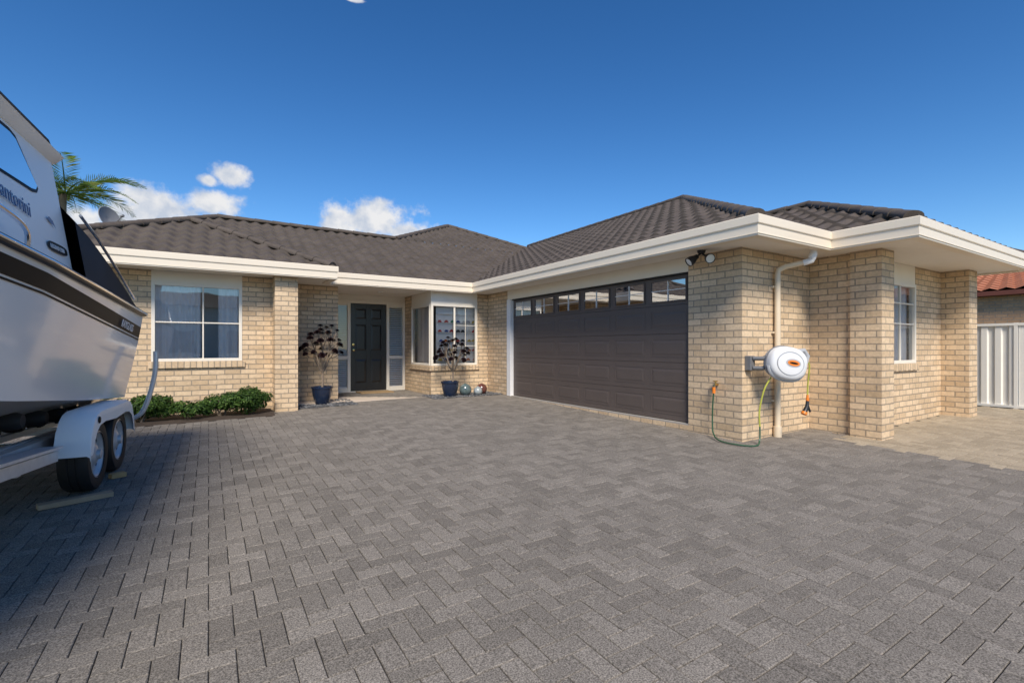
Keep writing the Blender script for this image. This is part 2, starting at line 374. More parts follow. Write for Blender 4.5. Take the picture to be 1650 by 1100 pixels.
cn2 = N(nt, 'ShaderNodeTexNoise'); cn2.inputs['Scale'].default_value = 30; cn2.inputs['Detail'].default_value = 6
L(nt, tc.outputs['Generated'], cn2.inputs['Vector'])
cc = N(nt, 'ShaderNodeValToRGB'); ce = cc.color_ramp.elements
ce[0].position = .35; ce[0].color = (4.4, 4.8, 5.5, 1); ce[1].position = .58; ce[1].color = (6.8, 6.7, 6.6, 1)
L(nt, cn2.outputs['Fac'], cc.inputs[0])
hs = N(nt, 'ShaderNodeHueSaturation'); hs.inputs['Saturation'].default_value = 1.28; hs.inputs['Value'].default_value = 1.0
L(nt, sky.outputs[0], hs.inputs['Color'])
k1 = N(nt, 'ShaderNodeVectorMath', operation='SCALE'); k1.inputs['Scale'].default_value = .14; L(nt, hs.outputs[0], k1.inputs[0])
gm = N(nt, 'ShaderNodeGamma'); gm.inputs[1].default_value = 1.18; L(nt, k1.outputs[0], gm.inputs[0])
k2 = N(nt, 'ShaderNodeVectorMath', operation='SCALE'); k2.inputs['Scale'].default_value = 8.9; L(nt, gm.outputs[0], k2.inputs[0])
mc = N(nt, 'ShaderNodeMix'); mc.data_type = 'RGBA'
L(nt, cr.outputs[0], mc.inputs[0]); L(nt, k2.outputs[0], mc.inputs[6]); L(nt, cc.outputs[0], mc.inputs[7])
L(nt, mc.outputs[2], bg.inputs[0]); bg.inputs[1].default_value = .13
scene.view_settings.view_transform = 'Standard'

# ------------------------------------------------------------------ ground and paving
def grid_sheet(name, us, vs_, dz, mat, kind='structure', cond=None):
    mb = MB(); vs = [(u, v, gz(u, v) + dz) for v in vs_ for u in us]; n = len(us); fs = []
    for j in range(len(vs_) - 1):
        for i in range(n - 1):
            if cond and not cond((us[i] + us[i + 1]) / 2, (vs_[j] + vs_[j + 1]) / 2): continue
            fs.append((j * n + i, j * n + i + 1, (j + 1) * n + i + 1, (j + 1) * n + i))
    mb.add(vs, fs); return tag(mb.build(name, mat), kind=kind)
fine = [-600, -100, -30] + [-16 + 2 * i for i in range(24)] + [60, 200, 600]
grid_sheet('ground', fine, fine, -.07, M['ground'])
us = [-6 + .5 * i for i in range(39)]; vs_ = [-4 + .5 * i for i in range(37)]
def inhouse(u, v):
    if -2.1 < u < 1.4 and v > 9.78: return True
    if .95 < u < 1.38 and v > 9.38: return True
    if 1.3 < u < 2.3 and v > 10.42: return True
    if u > 2.2 and v > 11.85: return True
    if u > 4.24 and v > 10.14: return True
    if u > 5.72 and v > 3.64: return True
    if u > 7.28 and v > 3.09: return True
    return False
def bed(u, v):
    if u < .93 and v > 8.95: return 1
    if 1.38 < u < 2.42 and v > 9.5 and v < 10.45: return 2
    if 4.02 < u < 5.62 and 9.42 < v < 10.12: return 3
    return 0
w_ = .100
def paving(name, mat, umin, umax, vmin, vmax, test, W=w_):
    mb = MB(); rnd = random.Random(3)
    j0, j1 = int(vmin / W) - 1, int(vmax / W) + 1; i0, i1 = int(umin / W) - 1, int(umax / W) + 1
    g = .0021; ch = .0032
    for j in range(j0, j1):
        for i in range(i0, i1):
            k = (i - j) % 4
            if k == 0: x0, y0, x1, y1 = i, j, i + 2, j + 1
            elif k == 3: x0, y0, x1, y1 = i, j, i + 1, j + 2
            else: continue
            x0 *= W; x1 *= W; y0 *= W; y1 *= W
            cx, cy = (x0 + x1) / 2, (y0 + y1) / 2
            if not (umin < cx < umax and vmin < cy < vmax) or not test(cx, cy): continue
            tx, ty, dz = rnd.uniform(-.006, .006), rnd.uniform(-.006, .006), rnd.uniform(-.0012, .0012)
            jx, jy = rnd.uniform(-.0007, .0007), rnd.uniform(-.0007, .0007)
            def Z(x, y): return gz(x, y) + dz + tx * (x - cx) + ty * (y - cy)
            a = [(x0 + g, y0 + g), (x1 - g, y0 + g), (x1 - g, y1 - g), (x0 + g, y1 - g)]
            b = [(x0 + g + ch, y0 + g + ch), (x1 - g - ch, y0 + g + ch), (x1 - g - ch, y1 - g - ch), (x0 + g + ch, y1 - g - ch)]
            vs = [(x + jx, y + jy, gz(x, y) - .03) for x, y in a] + [(x + jx, y + jy, Z(x, y) - .003) for x, y in a] + [(x + jx, y + jy, Z(x, y)) for x, y in b]
            fs = []
            for q in range(4):
                r = (q + 1) % 4
                fs += [(q, r, 4 + r, 4 + q), (4 + q, 4 + r, 8 + r, 8 + q)]
            fs.append((8, 9, 10, 11)); mb.add(vs, fs)
    return tag(mb.build(name, mat), kind='structure')
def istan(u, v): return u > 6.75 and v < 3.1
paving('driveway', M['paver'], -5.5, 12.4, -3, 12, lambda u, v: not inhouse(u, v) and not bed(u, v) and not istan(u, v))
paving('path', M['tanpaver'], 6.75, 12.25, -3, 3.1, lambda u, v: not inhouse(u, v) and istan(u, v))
grid_sheet('paving_base', us, vs_, -.0085, M['joint'])
mb = MB()
gu = [-5 + .3 * i for i in range(20)] + [.94]; gv = [8.95, 9.1, 9.3, 9.5, 9.76]
vs = []
for v in gv:
    for u in gu:
        h = 0 if v in (8.95,) else .03 + .025 * noise.noise(Vector((u * 3, v * 3, 0)))
        vs.append((u, v, gz(u, v) + h - .002))
n = len(gu); mb.add(vs, [(j * n + i, j * n + i + 1, (j + 1) * n + i + 1, (j + 1) * n + i) for j in range(len(gv) - 1) for i in range(n - 1)])
tag(mb.build('garden_bed', M['soil'], smooth=True), kind='structure')
def pebbles(name, u0, u1, v0, v1, n, label):
    mb = MB(); rnd = random.Random(5)
    for _ in range(n):
        u, v = rnd.uniform(u0, u1), rnd.uniform(v0, v1)
        if inhouse(u, v): continue
        r = rnd.uniform(.014, .034)
        mb.sphere((u, v, gz(u, v) + rnd.uniform(0, .014)), (r, r * rnd.uniform(.6, 1), r * .55), 7, 5, Matrix.Rotation(rnd.uniform(0, 3), 3, 'Z'))
    return tag(mb.build(name, M['pebble'], smooth=True), label, 'pebbles', kind='stuff')
pebbles('pebble_bed', 1.36, 2.44, 9.48, 10.42, 1100, 'dark grey pebbles at the foot of the wall left of the front door')
pebbles('pebble_bed', 4.0, 5.64, 9.40, 10.1, 1500, 'dark grey pebbles below the bay window')

# ------------------------------------------------------------------ house
house = empty('brick_house', (4, 10, 0), 'single storey tan brick house with dark tiled hip roof and brown double garage door', 'house')
WZ0, WZ1 = -.45, 2.322
TH = .12
def wall_v(v, u0, u1, openings=(), name='wall', mat=None, z1=WZ1):     # faces -v
    mb = MB(); xs = sorted({u0, u1, *[o[0] for o in openings], *[o[1] for o in openings]})
    for a, b in zip(xs, xs[1:]):
        o = next((o for o in openings if o[0] <= (a + b) / 2 <= o[1]), None)
        if o is None: mb.box(a, b, v, v + TH, WZ0, z1)
        else:
            if o[2] > WZ0: mb.box(a, b, v, v + TH, WZ0, o[2])
            if o[3] < z1: mb.box(a, b, v, v + TH, o[3], z1)
    return mb.build(name, mat or M['brick'], house)
def wall_u(u, v0, v1, openings=(), name='wall', sign=1, z1=WZ1):
    mb = MB(); xs = sorted({v0, v1, *[o[0] for o in openings], *[o[1] for o in openings]})
    for a, b in zip(xs, xs[1:]):
        o = next((o for o in openings if o[0] <= (a + b) / 2 <= o[1]), None)
        if o is None: mb.box(u, u + TH * sign, a, b, WZ0, z1)
        else:
            if o[2] > WZ0: mb.box(u, u + TH * sign, a, b, WZ0, o[2])
            if o[3] < z1: mb.box(u, u + TH * sign, a, b, o[3], z1)
    return mb.build(name, M['brick'], house)
wall_v(9.75, -2.05, 1.35, [(-.79, .5, .83, 2.322)])
wall_u(-2.05, 9.75 + TH, 16)
wall_u(1.35, 9.75 + TH, 10.4, sign=-1)
wall_v(10.4, 1.35, 2.27)
wall_u(2.27, 10.4 + TH, 11.8, sign=-1)
wall_v(11.8, 2.27 - TH, 2.45)
wall_u(4.2, 10.1 + TH, 11.8, [(10.1 + TH, 11.33, .65, 2.322)])
wall_v(10.1, 4.2, 5.65, [(4.2, 5.36, .65, 2.322)])
wall_u(5.65, 3.6 + TH, 10.1, [(4.4, 9.09, -.02, 2.322)])
wall_v(3.6, 5.65, 7.26)
wall_u(7.26, 3.06 + TH, 3.6)
wall_v(3.06, 7.26, 10.75, [(8.3, 9.35, .82, 2.322)])
wall_u(10.75, 3.06 + TH, 16, sign=-1)
wall_v(16, -2.05, 10.75)
for a, b, c, d in [(.98, 1.35, 9.35, 9.747), (7.2, 7.565, 2.70, 3.057), (10.4, 10.77, 2.70, 3.057)]:
    MB().box(a, b, c, d, WZ0, 2.321).build('brick_pillar', M['brick'], house)
MB().box(-1.9, 10.6, 9.9, 15.9, -.05, -.01).build('floor', M['floor'], house)
for q in [(-1.9, 2.1, 10.7, 10.75), (4.2, 5.6, 12.0, 12.05), (2.2, 4.3, 13.6, 13.65), (7.3, 10.6, 5.2, 5.25)]:
    MB().box(*q, 0, 2.31).build('inner_wall', M['room'], house)

def maps(face, plane):
    if face == 'v': return lambda mb, a0, a1, d0, d1, z0, z1: mb.box(a0, a1, plane + d0, plane + d1, z0, z1)
    return lambda mb, a0, a1, d0, d1, z0, z1: mb.box(plane + d0, plane + d1, a0, a1, z0, z1)
def window(face, plane, a0, a1, z0, z1, vb=(), hb=(), fw=.045, proud=.012, thin=.018, header=True, name='window', sill=True, glass='glass', vbspan=None):
    bx = maps(face, plane)
    f = MB()
    bx(f, a0, a0 + fw, -proud, .07, z0, z1); bx(f, a1 - fw, a1, -proud, .07, z0, z1)
    bx(f, a0 + fw, a1 - fw, -proud, .07, z0, z0 + fw); bx(f, a0 + fw, a1 - fw, -proud, .07, z1 - fw, z1)
    for x in vb:
        zz = vbspan or (z0 + fw, z1 - fw)
        bx(f, x - thin / 2, x + thin / 2, .006, .04, zz[0], zz[1])
    for z in hb: bx(f, a0 + fw, a1 - fw, .004, .042, z - thin / 2, z + thin / 2)
    fo = f.build(name, M['cream'], house, bevel=.004)
    p = MB()
    if face == 'v': p.add([(a0 + fw, plane + .024, z0 + fw), (a1 - fw, plane + .024, z0 + fw), (a1 - fw, plane + .024, z1 - fw), (a0 + fw, plane + .024, z1 - fw)], [(0, 1, 2, 3)])
    else: p.add([(plane + .024, a0 + fw, z0 + fw), (plane + .024, a1 - fw, z0 + fw), (plane + .024, a1 - fw, z1 - fw), (plane + .024, a0 + fw, z1 - fw)], [(3, 2, 1, 0)])
    p.build('pane', M[glass], fo)
    if header:
        h = MB(); bx(h, a0, a1, .004, .09, z1, 2.320); h.build('header_panel', M['cream'], house)
    if sill:
        s = MB(); bx(s, a0 - .04, a1 + .04, -.035, -.001, z0 - .11, z0 - .004); s.build('brick_sill', M['sillbrick'], house, bevel=.006)
    return fo
window('v', 9.75, -.79, .5, .83, 2.13, vb=(-.08,), hb=(1.48,), fw=.05, thin=.022, glass='reflglass')
window('v', 10.1, 4.2, 5.36, .65, 2.04, vb=(4.78,), hb=(), fw=.05, thin=.04)
window('u', 4.2, 10.16, 11.33, .65, 2.04, vb=(), hb=(), fw=.05)
window('v', 3.06, 8.3, 9.35, .82, 2.04, vb=(8.82,), hb=(1.42, 1.73), fw=.05)
f = MB()
for z in (1.1, 1.57): f.box(4.80, 5.31, 10.112, 10.130, z - .005, z + .005)
f.box(5.053, 5.063, 10.1125, 10.1295, .70, 1.99)
f.build('glazing_bar', M['cream'], house)

# entry: frame, door, sidelights
EV = 11.8
f = MB()
for a, b in [(2.45, 2.50), (2.79, 2.86), (3.73, 3.80), (4.14, 4.20)]: f.box(a, b, EV - .01, EV + .1, -.01, 2.12)
f.box(2.45, 4.2, EV - .012, EV + .102, 2.12, 2.2)
for a, b in [(2.5, 2.79), (3.80, 4.14)]:
    for z0, z1 in [(-.01, .1), (.78, .86), (2.06, 2.12)]: f.box(a, b, EV - .006, EV + .08, z0, z1)
f.box(2.86, 3.73, EV - .03, EV + .1, -.03, .012)
ef = f.build('door_frame', M['cream'], house, bevel=.004)
for a, b in [(2.5, 2.79), (3.80, 4.14)]:
    for z0, z1 in [(.1, .78), (.86, 2.06)]:
        MB().add([(a, EV + .03, z0), (b, EV + .03, z0), (b, EV + .03, z1), (a, EV + .03, z1)], [(0, 1, 2, 3)]).build('sidelight_pane', M['glass'], ef)
MB().box(2.45, 4.2, EV + .004, EV + .09, 2.2, 2.32).build('header_panel', M['cream'], house)
def frustum(mb, face, plane, a0, a1, z0, z1, bev, h, recess=0.0):
    if face == 'v': Q = lambda a, d, z: (a, plane - d, z)
    else: Q = lambda a, d, z: (plane - d, a, z)
    o = [(a0, z0), (a1, z0), (a1, z1), (a0, z1)]; i = [(a0 + bev, z0 + bev), (a1 - bev, z0 + bev), (a1 - bev, z1 - bev), (a0 + bev, z1 - bev)]
    vs = [Q(a, 0, z) for a, z in o] + [Q(a, h, z) for a, z in i]
    mb.add(vs, [(q, (q + 1) % 4, 4 + (q + 1) % 4, 4 + q) for q in range(4)] + [(4, 5, 6, 7)])
d = MB(); DV = EV + .03
d.box(2.862, 3.728, DV + .012, DV + .05, .015, 2.118)
x0, x1 = 2.862, 3.728; st = .11; midw = .10; xm = (x0 + x1) / 2
rows = [(.20, .78), (.98, 1.62), (1.74, 2.0)]
d.box(x0, x0 + st, DV, DV + .012, .015, 2.118); d.box(x1 - st, x1, DV, DV + .012, .015, 2.118); d.box(xm - midw / 2, xm + midw / 2, DV, DV + .012, .015, 2.118)
for z0, z1 in [(.015, .2), (.78, .98), (1.62, 1.74), (2.0, 2.118)]:
    d.box(x0 + st, xm - midw / 2, DV, DV + .012, z0, z1); d.box(xm + midw / 2, x1 - st, DV, DV + .012, z0, z1)
for z0, z1 in rows:
    for a, b in [(x0 + st, xm - midw / 2), (xm + midw / 2, x1 - st)]: frustum(d, 'v', DV + .012, a + .012, b - .012, z0 + .012, z1 - .012, .035, .011)
fd = d.build('front_door', M['blackdoor'], house, bevel=.003)
h = MB(); h.lathe((2.93, DV, 1.0), [(0, .06), (.026, .055), (.03, .035), (.012, .02), (.012, 0)], 14, (0, -1, 0)); h.build('door_handle', M['brass'], fd, smooth=True)
h = MB(); h.lathe((2.93, DV, 1.13), [(0, .02), (.028, .018), (.03, 0)], 14, (0, -1, 0)); h.build('door_lock', M['brass'], fd, smooth=True)
tag(MB().box(2.95, 3.72, EV - .62, EV - .12, -.004, .022).build('doormat', M['mat'], bevel=.006), 'brown coir doormat on the paving before the black front door', 'doormat')

# garage door
GU = 5.70; V0, V1 = 4.41, 9.05
g = MB(); secs = [(.012 + .4176 * i, .012 + .4176 * (i + 1) - .005) for i in range(5)]
for z0, z1 in secs: g.box(GU + .01, GU + .05, V0, V1, z0, z1)
cw = (V1 - V0) / 6
for z0, z1 in secs[:4]:
    for i in range(6):
        a0 = V0 + cw * i + .06; a1 = V0 + cw * (i + 1) - .06
        for (b0, b1, c0, c1) in [(a0, a1, z0 + .075, z0 + .086), (a0, a1, z1 - .086, z1 - .075)]: g.box(GU + .0068, GU + .01, b0, b1, c0, c1)
        for b0, b1 in [(a0, a0 + .011), (a1 - .011, a1)]: g.box(GU + .0068, GU + .01, b0, b1, z0 + .086, z1 - .086)
        frustum(g, 'u', GU + .01, a0 + .026, a1 - .026, z0 + .101, z1 - .101, .03, .0048)
gd = g.build('garage_door', M['gardoor'], house)
zt0, zt1 = secs[4]
for i in range(6):
    a0 = V0 + cw * i + .055; a1 = V0 + cw * (i + 1) - .055; zb, ztp = zt0 + .045, zt1 - .035
    f = MB(); fw = .02
    f.box(GU - .008, GU + .0098, a0, a0 + fw, zb, ztp); f.box(GU - .008, GU + .0098, a1 - fw, a1, zb, ztp)
    f.box(GU - .008, GU + .0098, a0 + fw, a1 - fw, zb, zb + fw); f.box(GU - .008, GU + .0098, a0 + fw, a1 - fw, ztp - fw, ztp)
    f.build('window_frame', M['gardoor'], gd)
    am = (a0 + a1) / 2; zm = zb + (ztp - zb) * .52
    f = MB(); f.box(GU - .005, GU + .004, am - .006, am + .006, zb + fw, ztp - fw)
    f.box(GU - .0045, GU + .0035, a0 + fw, am - .006, zm - .005, zm + .005); f.box(GU - .0045, GU + .0035, am + .006, a1 - fw, zm - .005, zm + .005)
    f.build('glazing_bar', M['white'], gd)
    MB().add([(GU + .0065, a0 + fw, zb + fw), (GU + .0065, a1 - fw, zb + fw), (GU + .0065, a1 - fw, ztp - fw), (GU + .0065, a0 + fw, ztp - fw)], [(3, 2, 1, 0)]).build('window_pane', M['garglass'], gd)
MB().box(5.625, 5.76, 9.05, 9.2, -.03, 2.12).build('door_jamb', M['white'], house, bevel=.004)
MB().box(5.647, 5.76, 4.4, 9.2, 2.12, 2.321).build('header_panel', M['cream'], house)
MB().box(5.665, 5.75, 4.4, 9.05, 2.098, 2.119).build('door_track_seal', M['dark'], house)
MB().box(5.652, 5.8, 4.4, 9.05, -.2, .002).build('threshold', M['concrete'], house)

# soffit + fascia gutter
eave = [(-2.6, 14), (-2.6, 9.16), (2.0, 9.16), (2.0, 9.85), (5.1, 9.85), (5.1, 3.06), (6.71, 3.06), (6.71, 2.157), (11.3, 2.157), (11.3, 14)]
SZ = 2.323
poly = [(u, v, SZ) for u, v in eave[1:-1]] + [(11.3, 17, SZ), (-2.6, 17, SZ)]
me = bpy.data.meshes.new('soffit'); bm = bmesh.new(); bm.faces.new([bm.verts.new(p) for p in poly]); bmesh.ops.triangulate(bm, faces=bm.faces); bm.to_mesh(me); bm.free()
me.materials.append(M['soffit']); so_ = bpy.data.objects.new('soffit', me); COL.objects.link(so_); attach(so_, house)
prof = [(-.12, 2.33), (-.12, 2.30), (-.014, 2.30), (-.010, 2.304), (-.010, 2.425), (-.004, 2.431), (.004, 2.436), (.006, 2.442), (.006, 2.528), (0.0, 2.536), (-.012, 2.536), (-.012, 2.48), (-.10, 2.47), (-.12, 2.50)]
def sweep(path, prof):
    mb = MB(); rings = []
    P = [Vector(p) for p in path]
    for i, p in enumerate(P):
        d0 = (P[i] - P[i - 1]).normalized() if i > 0 else None
        d1 = (P[i + 1] - P[i]).normalized() if i < len(P) - 1 else None
        d0 = d0 or d1; d1 = d1 or d0
        n0 = Vector((d0.y, -d0.x)); n1 = Vector((d1.y, -d1.x))
        m = (n0 + n1).normalized(); k = 1 / max(.2, m.dot(n0))
        rings.append([(p.x + m.x * o * k, p.y + m.y * o * k, z) for o, z in prof])
    mb.loft(rings); return mb
sweep(eave, prof).build('gutter', M['fascia'], house)
for p in [(3.3, 10.9), (2.1, 10.1)]:
    MB().lathe((p[0], p[1], 2.31), [(0, .012), (.045, .012), (.05, 0), (.065, 0), (.065, .014)], 18).build('downlight', M['white'], house, smooth=True)

# roof
TAN = .466; RZ = 2.466
def tile_plane(e0, e1, inward, run, clips, bmin=0.0):
    e0 = Vector(e0); e1 = Vector(e1); da = (e1 - e0); ln = da.length; da /= ln; db = Vector(inward)
    cwid = .25; seg = 8; na = int(ln / cwid * seg) + 1
    row = .31
    bl = []; i = math.floor(bmin / row)
    b = i * row
    if i == 0: bl.append((.02, -.09, 0))          # closes the first course down into the gutter
    while b < run + row:
        bl += [(b + .02, .042, 1), (b + row + .014, .0, 1)]; b += row
    vs = []; n = na + 1
    aa = [min(ln, q * cwid / seg) for q in range(n)]
    for b, off, wv in bl:
        for a in aa:
            p = e0 + da * a + db * b
            c = (1 + math.cos(2 * math.pi * a / cwid)) / 2
            vs.append((p.x, p.y, RZ + TAN * b + off + wv * .050 * c ** .9))
    fs = [(j * n + q, j * n + q + 1, (j + 1) * n + q + 1, (j + 1) * n + q) for j in range(len(bl) - 1) for q in range(n - 1)]
    me = bpy.data.meshes.new('r'); me.from_pydata(vs, [], fs)
    bm = bmesh.new(); bm.from_mesh(me); bpy.data.meshes.remove(me)
    cl = list(clips) + [((e0 + db * run), db)]
    if bmin > 0: cl.append(((e0 + db * bmin), -db))
    for c, nn in cl:      # removes the side nn points to
        bmesh.ops.bisect_plane(bm, geom=bm.verts[:] + bm.edges[:] + bm.faces[:], plane_co=(c[0], c[1], 0), plane_no=(nn[0], nn[1], 0), clear_outer=True)
    bmesh.ops.recalc_face_normals(bm, faces=bm.faces)
    out = MB(); bm.verts.index_update()
    out.add([v.co[:] for v in bm.verts], [[v.index for v in f.verts] for f in bm.faces]); bm.free()
    return out
roof = MB()
def rp(*a, **k):
    t = tile_plane(*a, **k); roof.add(t.v, t.f)
s2 = math.sqrt(.5)
rp((5.1, 3.06), (5.1, 14.6), (1, 0), 4.7, [((5.1, 3.06), (s2, -s2)), ((5.1, 9.85), (-s2, s2))])
rp((5.1, 3.06), (11.3, 3.06), (0, 1), 4.7, [((5.1, 3.06), (-s2, s2))])
rp((14.5, 3.06), (14.5, 15), (-1, 0), 4.7, [((14.5, 3.06), (-s2, -s2)), ((11.3, 3), (1, 0))])
rp((6.71, 2.157), (6.71, 6), (1, 0), 2.295, [((6.71, 2.157), (s2, -s2)), ((6.71, 3.06), (-s2, s2))])
rp((6.71, 2.157), (11.3, 2.157), (0, 1), 2.295, [((6.71, 2.157), (-s2, s2)), ((11.3, 2.157), (s2, s2))])
rp((11.3, 2.157), (11.3, 9), (-1, 0), 2.295, [((11.3, 2.157), (-s2, -s2))])
rp((-3.28, 9.85), (13.8, 9.85), (0, 1), 3.45, [((-3.28, 9.85), (-s2, s2)), ((13.8, 9.85), (s2, s2))])
rp((1.0, 9.85), (13.8, 9.85), (0, 1), 6.4, [((1.0, 9.85), (-s2, s2)), ((13.8, 9.85), (s2, s2))], bmin=3.45)
rp((1.0, 13.3), (1.0, 24), (1, 0), 6.4, [((1.0, 9.85), (s2, -s2))])
rp((-3.28, 9.85), (-3.28, 16), (1, 0), 3.45, [((-3.28, 9.85), (s2, -s2))])
rp((-2.6, 9.16), (2.0, 9.16), (0, 1), 2.3, [((-2.6, 9.16), (-s2, s2)), ((2.0, 9.16), (s2, s2))])
rp((-2.6, 9.16), (-2.6, 12.6), (1, 0), 2.3, [((-2.6, 9.16), (s2, -s2))])
rp((2.0, 9.16), (2.0, 12.6), (-1, 0), 2.3, [((2.0, 9.16), (-s2, -s2))])
ro = roof.build('roof', M['roof'], house)
for p in ro.data.polygons: p.use_smooth = True
ro.data.set_sharp_from_angle(angle=R(35))
def cap(a, b, trim=0.0):
    caps = MB()
    a = Vector(a); b = Vector(b); d = b - a; ln = d.length; d.normalize(); a = a + d * trim; ln -= trim; n = max(1, int(ln / .36)); st = ln / n
    side = d.cross(Vector((0, 0, 1))).normalized(); up = side.cross(d).normalized()
    rings = []
    for i in range(n):
        for t, r in ((i * st, .106), ((i + 1) * st - .004, .092)):
            c = a + d * t
            rings.append([c + side * (r * math.cos(th)) + up * (r * .66 * math.sin(th)) for th in [math.pi * (-.12 + 1.24 * k / 10) for k in range(11)]])
    caps.loft(rings); caps.add(rings[0], [tuple(range(11))])
    caps.build('ridge_cap', M['roof'], ro, smooth=True)
def H(b): return RZ + TAN * b + .05
cap((5.1, 3.06, H(0)), (9.8, 7.76, H(4.7)), .12); cap((9.8, 7.76, H(4.7)), (9.8, 14.5, H(4.7)))
cap((6.71, 2.157, H(0)), (9.005, 4.452, H(2.295)), .12); cap((9.005, 4.452, H(2.295)), (9.005, 6, H(2.295))); cap((11.3, 2.157, H(0)), (9.005, 4.452, H(2.295)), .12)
cap((.17, 13.3, H(3.45)), (4.45, 13.3, H(3.45))); cap((4.45, 13.3, H(3.45)), (7.4, 16.25, H(6.4))); cap((9.8, 13.85, H(4.0)), (7.4, 16.25, H(6.4)))
cap((-1.6, 11.53, H(1.68)), (.17, 13.3, H(3.45)))
cap((-2.6, 9.16, H(0)), (-.3, 11.46, H(2.3)), .12); cap((2.0, 9.16, H(0)), (-.3, 11.46, H(2.3)), .12); cap((-.3, 11.46, H(2.3)), (-.3, 12.2, H(2.3)))

# downpipes
p = MB()
p.tube([(6.34, 3.54, -.14), (6.34, 3.54, 2.02), (6.345, 3.53, 2.08), (6.40, 3.45, 2.13)], .036, 14)
p.tube([(6.38, 3.48, 2.115), (6.52, 3.27, 2.165)], .034, 14)
for z in (.35, 1.25, 1.85): p.box(6.29, 6.39, 3.565, 3.6, z, z + .025)
dp = p.build('downpipe', M['pipe'], house, smooth=True)
q = MB(); q.tube([(6.50, 3.30, 2.155), (6.55, 3.22, 2.18), (6.56, 3.2, 2.24), (6.56, 3.2, 2.33)], .04, 14); q.tube([(6.55, 3.22, 2.2), (6.56, 3.2, 2.27)], .047, 14)
q.build('pipe_outlet', M['white'], dp, smooth=True)
MB().tube([(6.34, 3.54, -.16), (6.34, 3.54, .03)], .05, 14).build('drain_collar', M['pipe'], dp, smooth=True)

# ------------------------------------------------------------------ fittings on the house
t = empty('twin_spotlight', (5.42, 4.02, 2.32), 'black twin spotlight under the eave above the garage door', 'light')
m = MB(); m.lathe((5.42, 4.02, 2.32), [(0, -.035), (.045, -.035), (.055, 0)], 18); m.build('base', M['blackplastic'], t, smooth=True)
for (dx, dy, dz, c) in [((-.06), .07, -.10, (-.75, .3, -.55)), (.03, -.08, -.10, (-.55, -.75, -.3))]:
    ax = Vector(c).normalized(); k = Vector((5.42 + dx, 4.02 + dy, 2.32 + dz))
    m = MB(); m.tube([(5.42, 4.02, 2.29), k], .012, 8); m.lathe(k - ax * .06, [(0, 0), (.03, 0), (.036, .04), (.058, .09), (.062, .15), (.055, .15)], 18, ax)
    lh = m.build('lamp_head', M['blackplastic'], t, smooth=True)
    m = MB(); m.lathe(k - ax * .06, [(0, .147), (.03, .146), (.055, .14)], 18, ax); m.build('lens', M['lens'], lh, smooth=True)

# hose reel (swung out from its bracket, slightly tilted)
C = Vector((5.99, 3.25, .87)); yw = R(24); ex = Vector((math.cos(yw), -math.sin(yw), 0)); ey = Vector((math.sin(yw), math.cos(yw), 0)); ez = Vector((0, 0, 1))
rot = Matrix((ex, ey, ez)).transposed() @ Matrix.Rotation(R(10), 3, 'Y')
hr = empty('hose_reel', (5.99, 3.25, .62), 'white and grey rounded hose reel with orange badge beside the downpipe', 'hose reel')
sgp = lambda x, p: math.copysign(abs(x) ** p, x)
def superell(mb, c, rx, ry, rz, e, su=32, sv=16, lo=-1.0, hi=1.0):
    vs = []; fs = []
    for i in range(sv + 1):
        th = math.pi / 2 * (lo + (hi - lo) * i / sv)
        for k in range(su):
            a = 2 * math.pi * k / su
            q = Vector((rx * sgp(math.cos(th), e) * sgp(math.cos(a), .85), ry * sgp(math.sin(th), e), rz * sgp(math.cos(th), e) * sgp(math.sin(a), .85)))
            vs.append(c + rot @ q)
    for i in range(sv):
        for k in range(su):
            k2 = (k + 1) % su; fs.append((i * su + k, i * su + k2, (i + 1) * su + k2, (i + 1) * su + k))
    mb.add(vs, fs)
m = MB(); superell(m, C, .25, .115, .205, .48, lo=-1, hi=.05); m.build('front_shell', M['reel'], hr, smooth=True, fixn=True)
m = MB(); superell(m, C, .246, .125, .201, .48, lo=.05, hi=1); m.build('back_shell', M['midgrey'], hr, smooth=True, fixn=True)
def bandring(k, dep, r):
    a = 2 * math.pi * k / 48
    return C + rot @ Vector((.251 * r * sgp(math.cos(a), .85), dep, .206 * r * sgp(math.sin(a), .85)))
m = MB(); ring = [bandring(k, .01, 1.0) for k in range(48)]; m.tube(ring + [ring[0]], .010, 8, False); m.build('seam_band', M['grey'], hr, smooth=True)
m = MB(); arc = [bandring(k, -.03, .99) for k in range(26, 47)]; m.tube(arc, .024, 8); m.build('lower_lip', M['midgrey'], hr, smooth=True)
m = MB(); ring = [C + rot @ Vector((-.01 + .175 * math.cos(2 * math.pi * k / 40), -.108, .138 * math.sin(2 * math.pi * k / 40))) for k in range(40)]; m.tube(ring + [ring[0]], .007, 6, False); m.build('front_rib', M['midgrey'], hr, smooth=True)
def disc(mb, c, rx, rz, dep, n=28):
    r1 = [c + rot @ Vector((rx * math.cos(2 * math.pi * k / n), dep, rz * math.sin(2 * math.pi * k / n))) for k in range(n)]
    r0 = [c + rot @ Vector((rx * math.cos(2 * math.pi * k / n), dep + .04, rz * math.sin(2 * math.pi * k / n))) for k in range(n)]
    mb.loft([r0, r1], closed=True, cap=True)
BO = C + rot @ Vector((.02, 0, .01))
m = MB(); disc(m, BO, .098, .050, -.118); m.build('badge_ring', M['midgrey'], hr, fixn=True)
m = MB(); disc(m, BO, .080, .034, -.121); m.build('badge', M['orange'], hr, fixn=True)
m = MB(); disc(m, BO, .056, .012, -.123); m.build('badge_stripe', M['stripe'], hr, fixn=True)
